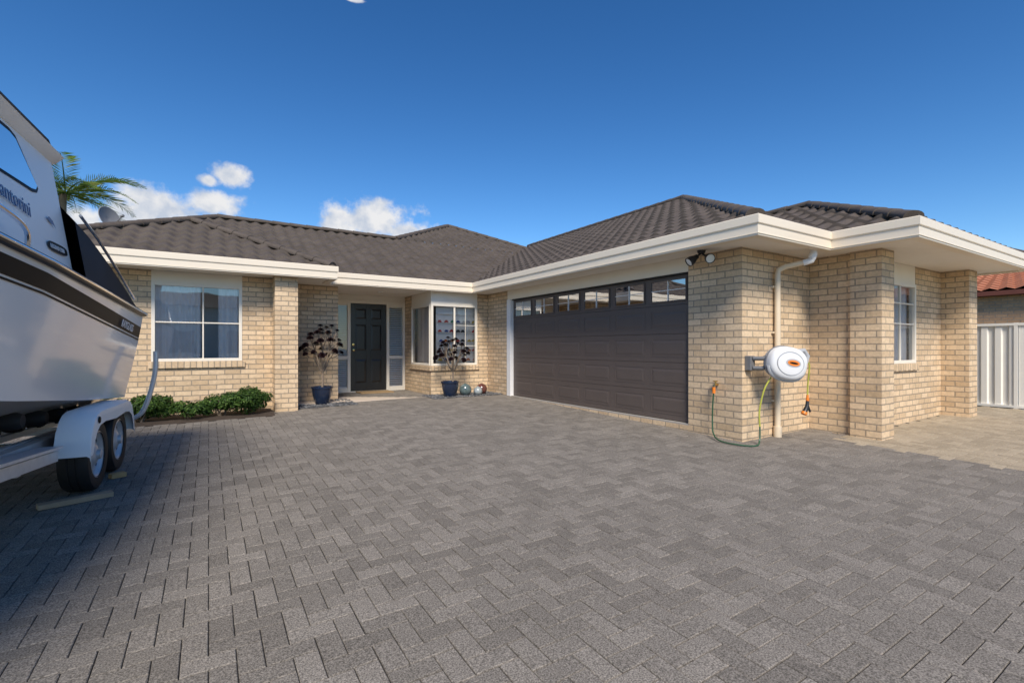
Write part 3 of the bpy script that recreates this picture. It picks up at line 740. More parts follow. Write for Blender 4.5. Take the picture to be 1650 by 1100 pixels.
m = MB(); m.box(5.70, 5.80, 3.52, 3.6, .78, .96); m.tube([(5.75, 3.52, .93), (5.80, 3.42, .93), C + rot @ Vector((-.2, .05, .06))], .028, 8); m.tube([(5.75, 3.52, .81), (5.80, 3.42, .81), C + rot @ Vector((-.2, .05, -.06))], .028, 8)
m.build('wall_bracket', M['grey'], hr, bevel=.006)
m = MB(); m.tube([C + rot @ Vector((.12, 0, .17)), C + rot @ Vector((.22, 0, .20)), C + rot @ Vector((.28, 0, .14)), C + rot @ Vector((.27, 0, .05))], .028, 10); m.build('hose_guide', M['midgrey'], hr, smooth=True)
e0 = C + rot @ Vector((.27, -.01, .07))
def smoothpts(pts, n=6):
    P = [Vector(p) for p in pts]; P = [P[0]] + P + [P[-1]]; out = []
    for i in range(1, len(P) - 2):
        for k in range(n):
            t = k / n; a, b, c, d = P[i - 1], P[i], P[i + 1], P[i + 2]
            out.append(.5 * ((2 * b) + (-a + c) * t + (2 * a - 5 * b + 4 * c - d) * t * t + (-a + 3 * b - 3 * c + d) * t ** 3))
    out.append(P[-2]); return out
nz_ = empty('hose_nozzle', (6.27, 3.13, .3), 'orange and black spray nozzle hanging on the end of the reel hose', 'hose nozzle')
m = MB(); m.tube(smoothpts([e0, e0 + Vector((.03, -.02, -.05)), (6.28, 3.13, .62), (6.27, 3.13, .47)]), .009, 8); m.build('hose', M['yellowhose'], nz_, smooth=True)
m = MB(); m.lathe((6.27, 3.13, .40), [(.0, 0), (.018, 0), (.02, .03), (.014, .05), (.014, .08), (0, .08)], 12); m.build('connector', M['orange'], nz_, smooth=True)
m = MB(); m.tube([(6.27, 3.13, .41), (6.26, 3.13, .34), (6.22, 3.14, .27)], [.018, .022, .03], 10); m.tube([(6.27, 3.13, .36), (6.31, 3.12, .27)], .014, 8); m.build('spray_gun', M['blackplastic'], nz_, smooth=True)
m = MB(); m.lathe((6.22, 3.14, .27), [(0, .03), (.034, .03), (.034, 0), (0, 0)], 12, (-.5, .1, -.8)); m.build('nozzle_head', M['orange'], nz_, smooth=True)
tp = empty('garden_tap', (5.6, 3.94, .56), 'brass garden tap with orange hose connector on the brick wall', 'tap')
m = MB(); m.tube([(5.65, 3.94, .58), (5.58, 3.94, .58), (5.565, 3.94, .54)], .014, 8); m.lathe((5.6, 3.94, .585), [(.012, 0), (.012, .035), (.03, .037), (.03, .048), (0, .05)], 12); m.build('tap_body', M['brass'], tp, smooth=True)
m = MB(); m.tube([(5.565, 3.94, .55), (5.563, 3.94, .47)], .021, 10); m.build('connector', M['orange'], tp, smooth=True)
gh = MB(); gh.tube(smoothpts([(5.563, 3.94, .49), (5.555, 3.95, .3), (5.55, 3.95, .1), (5.50, 3.9, -.04), (5.40, 3.74, -.095), (5.40, 3.5, -.105), (5.55, 3.36, -.11), (5.66, 3.38, -.06), (5.70, 3.4, .1)]), .0095, 8)
go = gh.build('garden_hose', M['greenhose'], smooth=True); tag(go, 'thin green and yellow hose looping from the tap over the paving to the reel', 'hose')
m = MB(); m.tube(smoothpts([(5.70, 3.4, .1), (5.71, 3.41, .3), (5.76, 3.38, .55), (5.84, 3.34, .70)]), .0098, 8); m.build('hose_length', M['yellowhose'], go, smooth=True)

# satellite dish
sd = empty('satellite_dish', (-1.65, 12.0, 2.9), 'grey satellite dish on a mast above the left roof', 'satellite dish')
ax = Vector((.75, -.60, .30)).normalized(); c = Vector((-1.62, 12.0, 3.54)); k_ = .85
m = MB(); m.lathe(c, [(r * k_, z * k_) for r, z in [(0, -.05), (.1, -.045), (.2, -.02), (.27, .02), (.275, .022), (.265, .03), (.19, -.005), (0, -.035)]], 28, ax); m.build('dish', M['dish'], sd, smooth=True)
m = MB(); m.tube([(-1.65, 12.05, 2.85), (-1.65, 12.05, 3.54)], .022, 8); m.build('mast', M['silver'], sd, smooth=True)
m = MB(); m.tube([c - Vector((0, 0, .2)), c + ax * .28 - Vector((0, 0, .06))], .010, 6); m.lathe(c + ax * .26 - Vector((0, 0, .05)), [(0, 0), (.025, 0), (.025, .06), (0, .06)], 10, ax); m.build('feed_arm', M['dish'], sd, smooth=True)

# ------------------------------------------------------------------ interior dressing
def curtain(u0, u1, v, z0, z1, label, amp=.03, per=.09, turn=False):
    mb = MB(); n = int((u1 - u0) / .012); vs = []
    for i in range(n + 1):
        u = u0 + (u1 - u0) * i / n; d = amp * math.sin(2 * math.pi * u / per) + .4 * amp * math.sin(u * 31)
        vs += [(v + d, u, z0), (v + d, u, z1)] if turn else [(u, v + d, z0), (u, v + d, z1)]
    mb.add(vs, [(2 * i, 2 * i + 2, 2 * i + 3, 2 * i + 1) for i in range(n)])
    return tag(mb.build('curtain', M['curtain'], smooth=True), label, 'curtain')
curtain(-.75, -.12, 9.84, .86, 2.10, 'grey pleated curtain inside the left wing window, left half', .018)
curtain(.14, .46, 9.84, .86, 2.10, 'grey pleated curtain inside the left wing window, right half', .018)
curtain(8.3, 9.35, 3.18, .84, 2.02, 'grey pleated curtain behind the window between the right pillars', .022)
curtain(10.30, 11.28, 4.33, .68, 2.02, 'pale curtain behind the narrow side pane of the bay window', .015, turn=True)
def blind(u0, u1, z0, z1, label):
    mb = MB(); z = z0
    while z < z1:
        mb.add([(u0, EV + .05, z), (u1, EV + .05, z), (u1, EV + .068, z + .027), (u0, EV + .068, z + .027)], [(0, 1, 2, 3)]); z += .046
    return tag(mb.build('venetian_blind', M['blind']), label, 'blind')
blind(2.5, 2.79, .1, 2.06, 'white slatted blind in the sidelight left of the front door')
blind(3.8, 4.14, .1, 2.06, 'white slatted blind in the sidelight right of the front door')
ds = empty('display_shelf', (4.9, 10.5, 0), 'white display shelf of small toys behind the bay window', 'shelf')
zs = [.74, .96, 1.18, 1.40, 1.62, 1.82]
for z in zs:
    MB().box(4.40, 5.58, 10.185, 10.235, z, z + .010).build('shelf', M['white'], ds)
MB().box(4.38, 5.6, 10.235, 10.26, .0, 1.99).build('back_panel', M['white'], ds)
tm = MB(); tm.box(-.05, .05, -.02, .02, .008, .032); tm.box(-.028, .03, -.017, .017, .032, .056)
for sx_ in (-.03, .03): tm.lathe((sx_, -.021, .012), [(0, 0), (.012, 0), (.012, .042), (0, .042)], 8, (0, 1, 0))
toy0 = tm.build('toy_car', M['toy'], bevel=.006); tag(toy0, 'small coloured toy car on the shelves behind the bay window', 'toy', 'toy cars on the shelves behind the bay window')
rnd = random.Random(11); first = True
for z in zs[:5]:
    for i in range(8):
        o = toy0 if first else toy0.copy()
        if not first: COL.objects.link(o)
        first = False
        o.location = (4.47 + .145 * i + rnd.uniform(-.02, .02), 10.21, z + .010); o.rotation_euler = (0, 0, rnd.uniform(-.05, .05)); k = rnd.uniform(.85, 1.0); o.scale = (k, k, k * 1.1)

# ------------------------------------------------------------------ plants
def leaf_cloud(mb, c, rad, n, size, rnd, lumps=11):
    cs = []
    for _ in range(lumps):
        a = rnd.uniform(0, 6.28); q = rnd.uniform(.2, .75)
        cs.append((Vector((c[0] + rad[0] * q * math.cos(a), c[1] + rad[1] * q * math.sin(a), c[2] + rad[2] * rnd.uniform(-.4, .5))), rnd.uniform(.38, .6)))
    for _ in range(n):
        cc, k = rnd.choice(cs)
        dv = Vector((rnd.gauss(0, 1), rnd.gauss(0, 1), rnd.gauss(0, 1))).normalized()
        r = rnd.random() ** .45
        p = cc + Vector((dv.x * rad[0], dv.y * rad[1], dv.z * rad[2])) * k * r
        if p.z < c[2] - rad[2]: continue
        nrm = (dv + Vector((rnd.gauss(0, .5), rnd.gauss(0, .5), .5 + rnd.gauss(0, .4)))).normalized()
        t = nrm.cross(Vector((rnd.gauss(0, 1), rnd.gauss(0, 1), rnd.gauss(0, 1)))).normalized(); b = nrm.cross(t)
        s = size * rnd.uniform(.6, 1.3); f = nrm * (s * .15)
        mb.add([p - t * s, p - b * s * .42 + f, p + t * s, p + b * s * .42 + f], [(0, 1, 2), (0, 2, 3)])
def shrub(u, v, rad, n, label, seed):
    rnd = random.Random(seed); z = gz(u, v) + .02
    e = empty('shrub', (u, v, z), label, 'shrub', )
    mb = MB(); leaf_cloud(mb, (u, v, z + rad[2]), rad, n, .029, rnd); mb.build('foliage', M['leaf'], e)
    mb = MB()
    for k in range(7):
        a = rnd.uniform(0, 6.28); q = rnd.uniform(.3, .7)
        mb.tube([(u + .03 * math.cos(a), v + .03 * math.sin(a), z - .03), (u + rad[0] * q * .6 * math.cos(a), v + rad[1] * q * .6 * math.sin(a), z + rad[2] * .7), (u + rad[0] * q * math.cos(a), v + rad[1] * q * math.sin(a), z + rad[2] * 1.4)], [.01, .007, .004], 5)
    mb.build('stems', M['stem'], e)
shrub(-.90, 9.22, (.48, .34, .22), 5200, 'low green shrub beside the boat trailer, leftmost in the garden bed', 1)
shrub(-.26, 9.26, (.33, .28, .16), 3200, 'smallest green shrub, in the middle of the garden bed under the window', 2)
shrub(.18, 9.26, (.35, .30, .20), 3900, 'mid sized green shrub second from the brick pillar in the garden bed', 4)
shrub(.60, 9.24, (.40, .31, .235), 4800, 'tallest bushy green shrub next to the left brick pillar', 3)

def pot(u, v, r, h, label):
    z = gz(u, v) + .012
    e = empty('plant_pot', (u, v, z), label, 'pot')
    m = MB(); m.lathe((u, v, z), [(0, 0), (r * .62, 0), (r * .68, .02), (r * .9, h * .5), (r * .98, h * .82), (r * .98, h * .86), (r * 1.06, h * .88), (r * 1.06, h * .98), (r * 1.0, h), (r * .9, h * .98), (r * .88, h * .88)], 32); m.build('pot_body', M['pot'], e, smooth=True)
    m = MB(); m.lathe((u, v, z), [(r * .9, h * .9), (0, h * .92)], 20); m.build('potting_soil', M['soil'], e)
    return z + h * .9
def aeonium(u, v, zb, top, spread, nro, label, seed):
    rnd = random.Random(seed)
    e = empty('succulent_tree', (u, v, zb), label, 'potted plant')
    st = MB(); ro = MB(); H_ = top - zb
    fork = Vector((u + .01, v, zb + H_ * .22)); st.tube([(u, v, zb - .03), (u + .015, v, zb + H_ * .1), fork], [.024, .021, .019], 8)
    tips = []
    tries = 0
    while len(tips) < nro and tries < 4000:
        tries += 1
        a = rnd.uniform(0, 6.283); ph = rnd.uniform(-.15, 1.0); rr_ = math.sqrt(max(0, 1 - ph * ph)) if ph > 0 else 1
        q = rnd.uniform(.72, 1.0)
        tpt = Vector((u + spread * q * rr_ * math.cos(a), v + spread * .8 * q * rr_ * math.sin(a), zb + H_ * (.52 + .45 * ph * q)))
        if all((tpt - o).length > .115 for o in tips): tips.append(tpt)
    hubs = []
    for k in range(6):
        a = k * 1.047 + .3; hubs.append(Vector((u + spread * .38 * math.cos(a), v + spread * .32 * math.sin(a), zb + H_ * (.42 + .06 * (k % 3)))))
    hubs.append(Vector((u + .01, v, zb + H_ * .55)))
    for hb in hubs: st.tube(smoothpts([fork, fork.lerp(hb, .5) + Vector((0, 0, -.025)), hb], 4), [.016 - .0006 * i for i in range(9)], 7)
    for tip in tips:
        hb = min(hubs, key=lambda h_: (h_ - tip).length)
        st.tube(smoothpts([hb, hb.lerp(tip, .55) + Vector((0, 0, -.02)), tip], 4), .008, 6)
        axis = ((tip - hb).normalized() * .7 + Vector((0, -.25, .75))).normalized(); rr = rnd.uniform(.058, .082)
        b1 = axis.orthogonal().normalized(); b2 = axis.cross(b1)
        nl = 40
        for i in range(nl):
            t = i / (nl - 1); ang = i * 2.39996; r_ = rr * (.35 + .65 * (1 - t)); lift = math.radians(-8 + 82 * t)
            rd = b1 * math.cos(ang) + b2 * math.sin(ang); sd_ = axis.cross(rd)
            d_ = rd * math.cos(lift) + axis * math.sin(lift); wv = r_ * .40
            base = tip + axis * (.016 * t)
            ro.add([base, base + d_ * r_ * .5 - sd_ * wv * .75, base + d_ * r_ * .8 - sd_ * wv, base + d_ * r_ * .95 - sd_ * wv * .55, base + d_ * r_ * 1.0 + axis * .003, base + d_ * r_ * .95 + sd_ * wv * .55, base + d_ * r_ * .8 + sd_ * wv, base + d_ * r_ * .5 + sd_ * wv * .75], [(0, 1, 2, 3, 4, 5, 6, 7)])
    st.build('stems', M['stem'], e, smooth=True); ro.build('rosettes', M['aeon'], e)
z = pot(1.86, 9.9, .19, .34, 'dark blue glazed pot before the wall left of the front door')
aeonium(1.86, 9.9, z, 1.62, .40, 32, 'dark purple rosette succulent tree in the pot left of the front door', 21)
z = pot(4.44, 9.62, .19, .33, 'dark blue glazed pot below the bay window')
aeonium(4.50, 9.62, z, 1.36, .40, 30, 'dark purple rosette succulent tree in the pot below the bay window', 35)
for u, v, r, mt, lb in [(4.80, 9.60, .135, 'ballgreen', 'dark green glazed garden ball nearest the blue pot'), (5.06, 9.50, .10, 'ballblue', 'pale speckled garden ball between the two darker balls'), (5.25, 9.68, .125, 'ballred', 'brown glazed garden ball nearest the garage corner')]:
    m = MB(); m.sphere((u, v, gz(u, v) + r), r, 28, 18); m.lathe((u, v, gz(u, v) + 2 * r - .008), [(.02, 0), (.022, .015), (0, .016)], 10); tag(m.build('garden_ball', M[mt], smooth=True), lb, 'garden ornament')

def palm(u, v, zc, nf, fl, label, seed, e0=.0, e1=1.0, droop=1.15):
    rnd = random.Random(seed); e = empty('palm_tree', (u, v, -.1), label, 'palm tree')
    m = MB(); n = 14; m.tube([(u + .1 * math.sin(i * .4), v, -.3 + (zc + .3) * i / n) for i in range(n + 1)], [.19 - .006 * i + (.01 if i % 2 else 0) for i in range(n + 1)], 12); m.build('trunk', M['trunk'], e, smooth=True)
    fr = MB()
    for k in range(nf):
        a = 2.39996 * k + rnd.uniform(-.2, .2); elv = e0 + (e1 - e0) * ((k * 7) % nf) / nf + rnd.uniform(-.1, .1); ln = fl * rnd.uniform(.85, 1.1)
        hd = Vector((math.cos(a), math.sin(a), 0)); pts = []; p = Vector((u, v, zc)); th = elv; ns = 40
        for i in range(ns + 1):
            pts.append(p.copy()); p = p + (hd * math.cos(th) + Vector((0, 0, 1)) * math.sin(th)) * (ln / ns); th -= droop * (.5 + i / ns) / ns
        fr.tube(pts, [.024 * (1 - i / ns) + .004 for i in range(ns + 1)], 5)
        side = hd.cross(Vector((0, 0, 1)))
        for i in range(4, ns):
            tan = (pts[i + 1] - pts[i]).normalized(); up = side.cross(tan).normalized()
            for sgn in (-1, 1):
                t = i / ns; l = fl * .27 * math.sin(math.pi * (.16 + .78 * t)) * rnd.uniform(.9, 1.08)
                d_ = (side * sgn + tan * .8 + up * rnd.uniform(.05, .35)).normalized()
                q0 = pts[i]; q1 = q0 + d_ * l * .55; q2 = q0 + d_ * l + Vector((0, 0, -.10 * l)); wv = tan * .0125
                fr.add([q0 - wv * .6, q0 + wv * .6, q1 + wv, q2, q1 - wv], [(0, 1, 2, 3, 4)])
    fr.build('crown', M['palm'], e)
palm(-4.35, 23.2, 6.55, 21, 2.4, 'green feather palm rising behind the boat', 4, -.05, 1.1)
palm(24.0, 16.5, 7.4, 14, 1.5, 'distant palm whose tip shows over the right roof', 9, .15, 1.35)

# ------------------------------------------------------------------ right: fence and neighbour
fe = empty('metal_fence', (12.35, 5, -.1), 'cream ribbed steel fence at the right of the house', 'fence')
for (a, b) in [(-2.2, .15), (.2, 2.55), (2.6, 4.95), (5.0, 7.35), (7.4, 9.75)]:
    pts = []; v = a; per = .19
    while v < b:
        for dv, dd in [(0, 0), (.06, 0), (.08, .03), (.15, .03), (.17, 0)]:
            if v + dv <= b: pts.append((12.35 + dd, v + dv))
        v += per
    m = MB(); m.add([(x, y, z) for x, y in pts for z in (-.02, 1.48)], [(2 * i, 2 * i + 2, 2 * i + 3, 2 * i + 1) for i in range(len(pts) - 1)]); m.build('panel', M['fence'], fe)
for v in (-2.22, .175, 2.575, 4.975, 7.375, 9.775): MB().box(12.33, 12.40, v - .024, v + .024, -.1, 1.51).build('post', M['fence'], fe)
for z in (-.03, 1.46): MB().box(12.328, 12.402, -2.2, 9.77, z, z + .045).build('rail', M['fence'], fe)
tag(MB().box(12.25, 12.5, -3, 10, -.2, -.045).build('kerb', M['concrete']), kind='structure')
nh = empty('neighbour_house', (23, 5, 0), 'orange tiled brick house behind the cream fence', 'house')
MB().box(18.2, 27, -1.5, 12, -.3, 2.5).build('wall', M['nbrick'], nh)
m = MB(); z0 = 2.57
A = [(18.0, -2, z0), (27.5, -2, z0), (27.5, 12.5, z0), (18.0, 12.5, z0)]; rg = [(22.7, 3, z0 + 1.35), (22.7, 7.5, z0 + 1.35)]
def npl(p00, p10, p01, p11, rows=16, cols=44):
    vs = []; P00, P10, P01, P11 = map(Vector, (p00, p10, p01, p11))
    bl = []
    for i in range(rows): bl += [(i / rows, .04), ((i + 1) / rows, 0)]
    for t, off in bl:
        for k in range(cols * 4 + 1):
            s_ = k / (cols * 4); q = P00.lerp(P10, s_).lerp(P01.lerp(P11, s_), t); vs.append((q.x, q.y, q.z + off + .03 * (1 + math.cos(k * math.pi / 2))))
    n = cols * 4 + 1
    m.add(vs, [(j * n + k, j * n + k + 1, (j + 1) * n + k + 1, (j + 1) * n + k) for j in range(len(bl) - 1) for k in range(n - 1)])
npl(A[0], A[3], rg[0], rg[1]); npl(A[1], A[0], rg[0], rg[0]); npl(A[2], A[1], rg[1], rg[0]); npl(A[3], A[2], rg[1], rg[1])
m.build('roof', M['terracotta'], nh)
m = MB(); m.box(17.92, 18.04, -2.1, 12.6, 2.46, 2.58); m.box(18.04, 27.6, -2.1, -1.98, 2.46, 2.58); m.box(18.04, 18.2, -1.98, 12.5, 2.45, 2.47); m.build('gutter', M['ngutter'], nh)
wh_ = empty('white_house', (-1, -16, -.4), 'plain white house across the driveway, reflected in the left window', 'house')
MB().box(-5.2, 4.4, -18, -14, -.6, 3.4).build('wall', M['white'], wh_)
m = MB(); m.add([(-5.6, -13.6, 3.4), (4.8, -13.6, 3.4), (4.8, -18.4, 3.4), (-5.6, -18.4, 3.4), (-3.0, -16, 4.4), (2.2, -16, 4.4)], [(0, 1, 5, 4), (1, 2, 5), (2, 3, 4, 5), (3, 0, 4), (3, 2, 1, 0)]); m.build('roof', M['roof'], wh_)
for a in (-1.9, .9): MB().box(a, a + 1.2, -14.0, -13.97, .7, 2.0).build('window', M['tint'], wh_)

# ------------------------------------------------------------------ boat and trailer
ang = R(5.0); F = Vector((-math.sin(ang), -math.cos(ang), 0)); Pd = Vector((math.cos(ang), -math.sin(ang), 0)); BC = Vector((-.63, 6.9, 0)) - Pd * 1.2
def W(s, p, z): return BC + F * s + Pd * p + Vector((0, 0, z))
ST = [(0, .30, 1.0, .52, 1.20, 1.45), (1.4, .36, 1.02, .62, 1.22, 1.53), (2.8, .44, 1.03, .75, 1.23, 1.61), (4.2, .52, .97, .90, 1.18, 1.69), (5.4, .66, .76, 1.08, 1.02, 1.77), (6.3, .92, .45, 1.28, .68, 1.84), (7.0, 1.35, .06, 1.52, .14, 1.90)]
def station(s):
    for a, b in zip(ST, ST[1:]):
        if a[0] <= s <= b[0]:
            t = (s - a[0]) / (b[0] - a[0])
            return [x + (y - x) * t for x, y in zip(a, b)]
    return list(ST[-1])
SS = [.0] + [.25 * i for i in range(1, 29)]
boat = empty('motor_boat', W(2.5, 0, 0), 'white cabin motor boat with black canvas cover on a trailer', 'boat')
def flare(t): return t + .25 * t * (1 - t)
def hullring(s):
    _, kz, cp, cz, gp, g_ = station(s)
    half = [(0.0, kz), (cp * .5, kz + (cz - kz) * .48), (cp * .52, kz + (cz - kz) * .48 - .02), (cp - .05, cz - .015), (cp + .03, cz - .01), (cp + .035, cz + .02)]
    n = 7
    for i in range(1, n + 1):
        t = i / n; half.append((cp + .03 + (gp - cp - .03) * flare(t), cz + .02 + (g_ - cz - .02) * t))
    return [W(s, -p, z) for p, z in reversed(half)] + [W(s, p, z) for p, z in half[1:]]
m = MB(); rings = [hullring(s) for s in SS]; m.loft(rings); m.add(rings[0], [tuple(range(len(rings[0])))]); m.add(rings[-1], [tuple(range(len(rings[-1])))])
m.build('hull', M['gel'], boat, smooth=True, fixn=True)
def sidept(s, t, off, sg=1):
    _, kz, cp, cz, gp, g_ = station(s)
    return W(s, sg * (cp + .03 + (gp - cp - .03) * flare(t) + off), cz + .02 + (g_ - cz - .02) * t)
S2 = [.02] + [.2 * i for i in range(1, 34)]
def sh(s): return -.085 * max(0, 1 - s / 2.8)
for sg in (1, -1):
    m = MB(); m.loft([[sidept(s, t + sh(s), .004, sg) for t in (.78, .82, .87, .91)] for s in S2]); m.build('hull_stripe', M['stripe'], boat, smooth=True)
    m = MB(); m.loft([[sidept(s, t + sh(s), .005, sg) for t in (.748, .764)] for s in S2]); m.build('pinstripe', M['stripe'], boat, smooth=True)
    m = MB(); m.tube([sidept(s, .985, .012, sg) for s in S2], .028, 8); m.build('rub_rail', M['blackplastic'], boat, smooth=True)
    m = MB(); m.tube([sidept(s, .985, .036, sg) for s in S2], .010, 6); m.build('rail_strip', M['chrome'], boat, smooth=True)
m = MB()
def deckring(s):
    g_ = station(s); gp, z = g_[4], g_[5]; q = max(.02, gp - .16); k = .05 if s > 5.6 else .09
    return [W(s, -gp, z), W(s, -gp + .03, z + .035), W(s, -q, z + k), W(s, -q * .9, z + k + .02), W(s, q * .9, z + k + .02), W(s, q, z + k), W(s, gp - .03, z + .035), W(s, gp, z)]
m.loft([deckring(s) for s in SS]); r0 = deckring(0); m.add(r0, [tuple(range(len(r0)))]); m.build('deck', M['gel'], boat, smooth=True)
# cabin
RT = 2.52; CB = 1.78          # roof underside height, cabin rear
def cside(s, t):     # t 0 base .. 1 roof
    g_ = station(s); b = g_[4] - .15; zb = g_[5] + .06; top = min(.95, b - .06); return b + (top - b) * t, zb + (RT - zb) * t
m = MB(); CS = [CB, 2.1, 2.4, 2.7, 3.0, 3.4, 3.8, 4.2]
def cabring(s, lean=0):
    out = []
    for t in (0, .2, .4, .6, .8, 1.0):
        p, z = cside(s, t); out.append((p, z, t))
    shf = lambda t: s + lean * t
    return [W(shf(t), -p, z) for p, z, t in out] + [W(shf(t), p, z) for p, z, t in reversed(out)]
m.loft([cabring(s, (.06 if i == 0 else 0)) for i, s in enumerate(CS)] + [[W(5.1 - .7 * t, sg * (.82 - .02 * t), 1.8 + (RT - 1.8) * t) for sg, t in [(-1, 0), (-1, .2), (-1, .4), (-1, .6), (-1, .8), (-1, 1), (1, 1), (1, .8), (1, .6), (1, .4), (1, .2), (1, 0)]]], cap=True)
m.build('cabin', M['gel2'], boat, smooth=True, fixn=True)
m = MB(); m.loft([[W(s, q, z) for q, z in [(-a, h0), (-a * .8, h0 + h1), (0, h0 + h1 * 1.15), (a * .8, h0 + h1), (a, h0)]] for s, a, h0, h1 in [(4.8, .82, 1.72, .28), (5.5, .66, 1.78, .2), (6.2, .4, 1.84, .1)]], cap=True); m.build('foredeck', M['gel'], boat, smooth=True)
m = MB(); rr = []
for s, inset, z0_, z1_ in [(CB - .06, .08, RT, RT + .04), (CB + .02, 0, RT - .02, RT + .10), (3.0, 0, RT, RT + .13), (4.2, .02, RT, RT + .11), (4.5, .12, RT - .02, RT + .05)]:
    a = 1.02 - inset; rr.append([W(s, -a + .06, z0_), W(s, -a, (z0_ + z1_) / 2), W(s, -a + .08, z1_), W(s, 0, z1_ + .03), W(s, a - .08, z1_), W(s, a, (z0_ + z1_) / 2), W(s, a - .06, z0_)])
m.loft(rr, closed=True, cap=True); m.build('cabin_roof', M['gel2'], boat, smooth=True)
for sgn in (-1, 1):
    m = MB(); m.tube([W(CB + .05, sgn * .94, RT + .10), W(CB + .1, sgn * .94, RT + .135), W(3.0, sgn * .94, RT + .155), W(4.1, sgn * .90, RT + .145), W(4.2, sgn * .90, RT + .10)], .014, 8); m.build('roof_rail', M['blackplastic'], boat, smooth=True)
def zt(s, z): zb = station(s)[5] + .06; return (z - zb) / (RT - zb)
def cwin(pts, off, sgn=1):
    out = []
    for s, z in pts:
        p, z = cside(s, zt(s, z)); out.append(W(s, sgn * (p + off), z))
    return out
def inset(pts, k):
    c = [sum(x) / len(pts) for x in zip(*pts)]; return [(c[0] + (a - c[0]) * k[0], c[1] + (b - c[1]) * k[1]) for a, b in pts]
wp = [(2.24, 2.19), (2.28, 2.15), (2.36, 2.135), (3.2, 2.12), (4.1, 2.12), (4.15, 2.485), (2.56, 2.485), (2.48, 2.465)]
for sgn in (1, -1):
    q = cwin(wp, .005, sgn); m = MB(); m.add(q, [tuple(range(len(q)))]); so2 = m.build('side_window', M['stripe'], boat)
    q = cwin(inset(wp, (.96, .86)), .009, sgn); m = MB(); m.add(q, [tuple(range(len(q)))]); m.build('pane', M['tint'], so2)
q = [W(5.12 - .7 * t, p, 1.81 + (RT - 1.8) * t + .012) for p, t in [(-.75, .1), (.75, .1), (.72, .93), (-.72, .93)]]; m = MB(); m.add(q, [(0, 1, 2, 3)]); m.build('windscreen', M['tint'], boat)
# canvas cover over the cockpit
CT = 2.20
def cover(s):
    g_ = station(max(0, s)); gp, z = g_[4], g_[5]; k = max(0, min(1, (s - .05) / (CB - .1))); t = k ** .95
    top = z + .10 + (CT - z - .10) * t; hw = gp - .08 - .08 * t
    pts = [(gp - .06, z + .02), (gp - .07, z + .07), (hw + .02, top - .10 * t - .03), (hw - .07, top - .02), (hw * .5, top + .03), (0, top + .045)]
    return [W(s, -a, b) for a, b in pts] + [W(s, a, b) for a, b in reversed(pts[:-1])]
m = MB(); rings = [cover(s) for s in [.02, .15, .3, .5, .75, 1.0, 1.25, 1.5, CB + .02]]; m.loft(rings); m.add(rings[0], [tuple(range(len(rings[0])))]); m.build('canvas_cover', M['canvas'], boat, smooth=True)
for sgn in (1, -1):
    m = MB(); m.tube([W(s, sgn * (station(s)[4] - .04 - .08 * t), station(s)[5] + .08 + (CT - station(s)[5] - .14) * t) for s, t in [(.2, .10), (.8, .45), (1.35, .78), (CB - .03, .98)]], .012, 8); m.build('cover_frame', M['chrome'], boat, smooth=True)
    m = MB(); m.tube(smoothpts([W(4.8, sgn * 1.0, 1.96), W(3.9, sgn * 1.13, 1.86), W(3.25, sgn * 1.17, 1.82), W(2.95, sgn * 1.17, 1.76), W(2.90, sgn * 1.15, 1.62)], 5), .014, 8); m.tube([W(3.8, sgn * 1.14, 1.85), W(3.8, sgn * 1.14, 1.67)], .011, 8); m.build('grab_rail', M['chrome'], boat, smooth=True)
for s, p, z in [(CB - .01, .86, RT - .06), (CB - .01, .70, RT - .06)]:
    m = MB(); m.lathe(W(s, p, z), [(0, 0), (.045, .01), (.05, .05), (.045, .06), (0, .065)], 14, -F); m.build('deck_light', M['whiteink'], boat, smooth=True)
m = MB(); m.lathe(W(2.3, .80, RT + .11), [(.03, 0), (.03, .05), (.05, .06), (.045, .085), (0, .1)], 14); m.build('horn', M['chrome'], boat, smooth=True)
m = MB(); m.tube([W(3.8, .6, RT + .1), W(4.0, .6, RT + 1.6)], .008, 6); m.build('aerial', M['whiteink'], boat)
m = MB(); m.loft([[W(s, p, z) for p, z in [(-a, z0_), (a, z0_), (a, z1_), (-a, z1_)]] for s, a, z0_, z1_ in [(0.0, .5, .6, 1.2), (-.32, .45, .75, 1.15)]], closed=True, cap=True); m.build('engine_bracket', M['gel'], boat, bevel=.02)
m = MB(); m.loft([[W(s0 + sx_ * .5, p, z) for sx_, p in [(-.5, -.16), (-.25, -.2), (.4, -.2), (.5, -.1), (.5, .1), (.4, .2), (-.25, .2), (-.5, .16)]] for s0, z in [(-.5, 1.0), (-.52, 1.25), (-.5, 1.42)]], closed=True, cap=True)
m.loft([[W(-.5 + a * .5, p * a, z) for a, p in [(-.4, .1), (.4, .1), (.4, -.1), (-.4, -.1)]] for z in (1.0, .5)], closed=True, cap=True); m.build('outboard_motor', M['blackplastic'], boat, smooth=True)
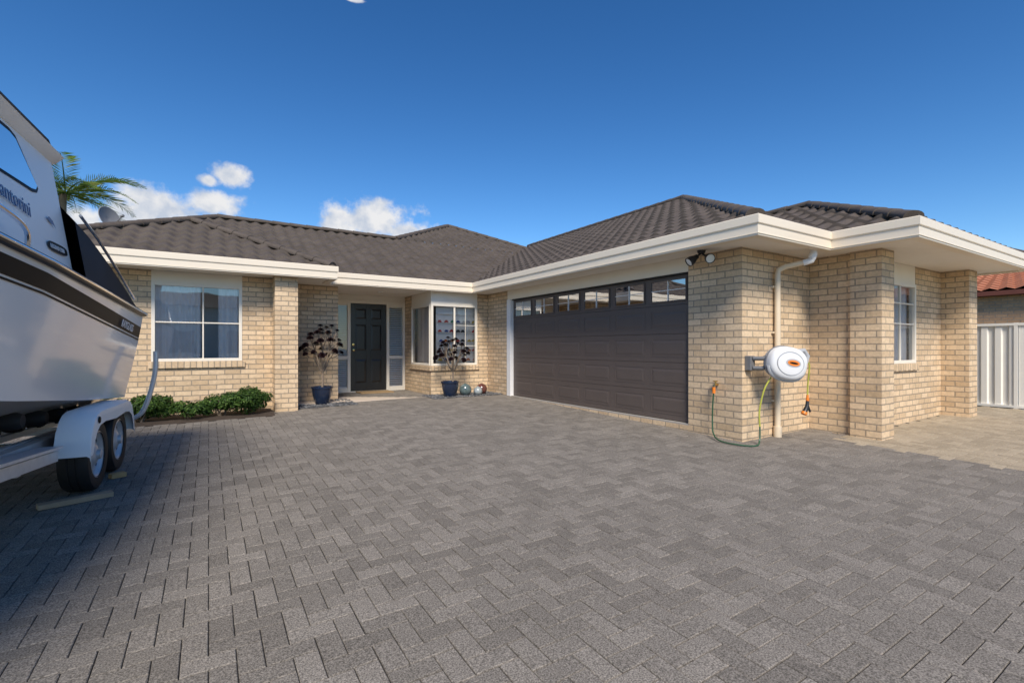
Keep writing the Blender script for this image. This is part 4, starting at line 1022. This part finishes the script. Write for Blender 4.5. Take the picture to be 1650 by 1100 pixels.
# lettering
def tmat(s, p, z, tilt=0.0, slope=0.0, xs=1.0):
    x = (-F + Vector((0, 0, slope))).normalized(); y0 = (Vector((0, 0, 1)) - Pd * tilt).normalized(); y = (y0 - x * y0.dot(x)).normalized(); n_ = x.cross(y)
    mt = Matrix((x * xs, y, n_)).transposed().to_4x4(); mt.translation = W(s, p, z); return mt
def ctil(s): a = cside(s, .1); b = cside(s, .3); return (a[0] - b[0]) / (b[1] - a[1])
def cat(s, z): return cside(s, zt(s, z))[0]
text_mesh('Santorini', .15, tmat(2.98, cat(2.7, 1.98) + .016, 1.975, ctil(2.7), -.09, .90), M['blueink'], boat, 'name_lettering', shear=.12)
sp = sidept(.95, .78 + sh(.95), .016); sp2 = sidept(.2, .78 + sh(.2), .016)
x = (sp2 - sp).normalized(); ya = (sidept(.8, .93, .016) - sidept(.8, .81, .016)).normalized(); y = (ya - x * ya.dot(x)).normalized(); n_ = x.cross(y)
mt = Matrix((x, y, n_)).transposed().to_4x4(); mt.translation = sp + y * .016 + n_ * .004
text_mesh('RAYGLASS', .105, mt, M['silverink'], boat, 'hull_lettering', shear=.15)
bs, bz = 2.08, 1.80
def dec(s0, z0_, pts, off): return [W(s0 + a, cat(s0, z0_) + off - b * ctil(s0), z0_ + b) for a, b in pts]
m = MB(); q = dec(bs, bz, [(.19 * sgp(math.cos(k * .2618), .6), .036 * sgp(math.sin(k * .2618), .6)) for k in range(24)], .012); m.add(q, [tuple(range(24))]); m.build('model_badge', M['stripe'], boat)
text_mesh('LEGEND 2500', .044, tmat(bs + .155, cat(bs, bz) + .018, bz - .016, ctil(bs)), M['whiteink'], boat, 'badge_lettering')
m = MB(); q = dec(2.12, 1.97, [(.07, .03), (.03, .05), (-.03, .03), (-.07, -.02), (-.03, .0), (.02, .01)], .012); m.add(q, [tuple(range(6))]); m.build('fish_emblem', M['blueink'], boat)

# trailer
tr = empty('boat_trailer', W(1, 0, -.17), 'galvanised tandem axle boat trailer with white mudguards under the boat', 'trailer')
m = MB()
def beam(mb, a, b, w, h):
    a = Vector(a); b = Vector(b); d = (b - a).normalized(); sd = d.cross(Vector((0, 0, 1))).normalized() * (w / 2); up = sd.cross(d).normalized() * (h / 2)
    rings = [[c + sd + up, c - sd + up, c - sd - up, c + sd - up] for c in (a, b)]; mb.loft(rings, closed=True, cap=True)
for sg in (-1, 1):
    beam(m, W(-.15, sg * .82, .22), W(4.6, sg * .82, .34), .07, .12)
    beam(m, W(4.6, sg * .82, .34), W(6.6, sg * .12, .42), .07, .12)
    beam(m, W(1.95, sg * .98, .24), W(4.3, sg * .98, .40), .09, .08)
    beam(m, W(1.95, sg * .98, .305), W(4.3, sg * .98, .465), .15, .02)
beam(m, W(6.4, 0, .42), W(7.8, 0, .40), .1, .1)
for s in (-.1, 2.3, 3.3, 4.4): beam(m, W(s, -.92, .17 + .02 * s), W(s, .92, .17 + .02 * s), .06, .08)
m.build('frame', M['silver'], tr)
WS = (.70, 1.38)
for s in WS:
    zc = gz(*W(s, 1.0, 0).to_2d()) + .305
    MB().tube([W(s, -.9, zc), W(s, .9, zc)], .03, 10).build('axle', M['silver'], tr)
    for sg in (1, -1):
        a = Pd * sg; c = W(s, sg * 1.03, zc)
        m = MB(); m.lathe(c, [(.19, -.095), (.24, -.105), (.285, -.10), (.302, -.075), (.305, -.03), (.300, -.028), (.300, -.02), (.305, -.018), (.305, .018), (.300, .02), (.300, .028), (.305, .03), (.302, .075), (.285, .10), (.24, .105), (.19, .095)], 40, a)
        wh = m.build('wheel', M['dark'], tr, smooth=True)
        m = MB(); m.lathe(c, [(.195, .10), (.205, .095), (.19, .085), (.175, .05), (.15, .055), (.09, .07), (.075, .085), (.045, .095), (.04, .12), (0, .125)], 36, a)
        m.build('rim', M['rim'], wh, smooth=True)
        u1 = a.orthogonal().normalized(); u2 = a.cross(u1)
        m = MB()
        for k in range(8):
            th = k * math.pi / 4; cc_ = c + (u1 * math.cos(th) + u2 * math.sin(th)) * .145 + a * .058
            m.lathe(cc_, [(0, 0), (.02, 0)], 8, a)
        m.build('rim_holes', M['dark'], wh)
for sg in (1, -1):
    prof_ = [(1.80, .19), (1.79, .27), (1.75, .38), (1.68, .465), (1.60, .51), (1.50, .53), (.56, .53), (.47, .51), (.40, .465), (.35, .38), (.32, .27), (.315, .19)]
    m = MB(); m.loft([[W(s, sg * .95, z), W(s, sg * 1.155, z), W(s, sg * 1.176, z - .014), W(s, sg * 1.18, z - .05)] for s, z in prof_])
    arch = [(1.73, .19), (1.70, .28), (1.63, .36), (1.54, .405), (1.38, .42), (1.22, .41), (1.04, .40), (.86, .41), (.70, .42), (.55, .405), (.45, .36), (.39, .28), (.365, .19)]
    def outz(s):
        P_ = sorted([(a, b) for a, b in prof_])
        for (a, b), (c_, d_) in zip(P_, P_[1:]):
            if a <= s <= c_: return b + (d_ - b) * (s - a) / (c_ - a + 1e-9)
        return .19
    def archz(s):
        P_ = sorted(arch)
        if s <= P_[0][0] or s >= P_[-1][0]: return .19
        for (a, b), (c_, d_) in zip(P_, P_[1:]):
            if a <= s <= c_: return b + (d_ - b) * (s - a) / (c_ - a + 1e-9)
    ss = [.316 + (1.798 - .316) * k / 80 for k in range(81)]
    m.loft([[W(s, sg * 1.18, max(outz(s) - .045, archz(s) + .001)), W(s, sg * 1.182, archz(s))] for s in ss])
    m.build('mudguard', M['gel2'], tr, smooth=True)
    m = MB(); m.lathe(W(1.58, sg * 1.184, .455), [(0, .008), (.026, .006), (.03, 0)], 14, Pd * sg); m.build('side_marker', M['stripe'], tr, smooth=True)
    m = MB(); m.tube(smoothpts([W(-.12, sg * .85, .22), W(-.13, sg * 1.10, .26), W(-.14, sg * 1.20, .40), W(-.15, sg * 1.28, .75), W(-.15, sg * 1.29, 1.02)], 5), .026, 10); m.build('guide_post', M['silver'], tr, smooth=True)
    for s in (.1, .55, 1.0, 1.45, 1.9, 2.4, 2.9, 3.5):
        for pp in (.45, .74):
            _, kz, cp, cz, gp, g_ = station(s); zz = kz + (cz - kz) * pp / cp - .075
            m = MB(); m.lathe(W(s, sg * pp - .07, zz), [(0, 0), (.05, 0), (.065, .03), (.065, .11), (.05, .14), (0, .14)], 12, Pd); m.build('roller', M['dark'], tr, smooth=True)
    for pp in (.45, .74):
        m = MB(); beam(m, W(-.05, sg * pp, .26), W(3.7, sg * pp, .36), .05, .05); m.build('roller_beam', M['silver'], tr)
JG = gz(*W(7.3, 0, 0).to_2d())
m = MB(); m.lathe(W(7.3, 0, JG + .15), [(0, -.04), (.13, -.04), (.15, 0), (.13, .04), (0, .04)], 20, Pd); m.build('jockey_wheel', M['dark'], tr, smooth=True)
m = MB(); m.tube([W(7.3, .08, JG + .15), W(7.3, .08, .7)], .03, 8); m.build('jockey_post', M['silver'], tr)
m = MB(); m.tube([W(6.9, 0, .42), W(6.95, 0, 1.4)], .04, 8); m.build('winch_post', M['silver'], tr)
def plank(s, p, ln, wd, h, yaw, mat, label):
    c = W(s, p, 0); z = gz(c.x, c.y); a = Vector((math.cos(yaw), math.sin(yaw), 0)); b = Vector((-a.y, a.x, 0)); m = MB()
    rg = []
    for t in (-.5, -.2, .2, .5): rg.append([c + a * (t * ln) + b * (y * wd / 2) + Vector((0, 0, z + zz + .002)) for y, zz in [(-1, 0), (1, 0), (1, h), (-1, h * (1 if abs(t) < .4 else .9))]])
    m.loft(rg, closed=True, cap=True); return tag(m.build('timber_block', mat, bevel=.003), label, 'timber')
plank(1.75, 1.08, .46, .085, .04, R(20), M['wood'], 'weathered grey plank on the paving in front of the trailer wheel')
plank(1.04, 1.19, .12, .07, .045, R(30), M['pine'], 'short orange pine block beside the rear trailer wheel')
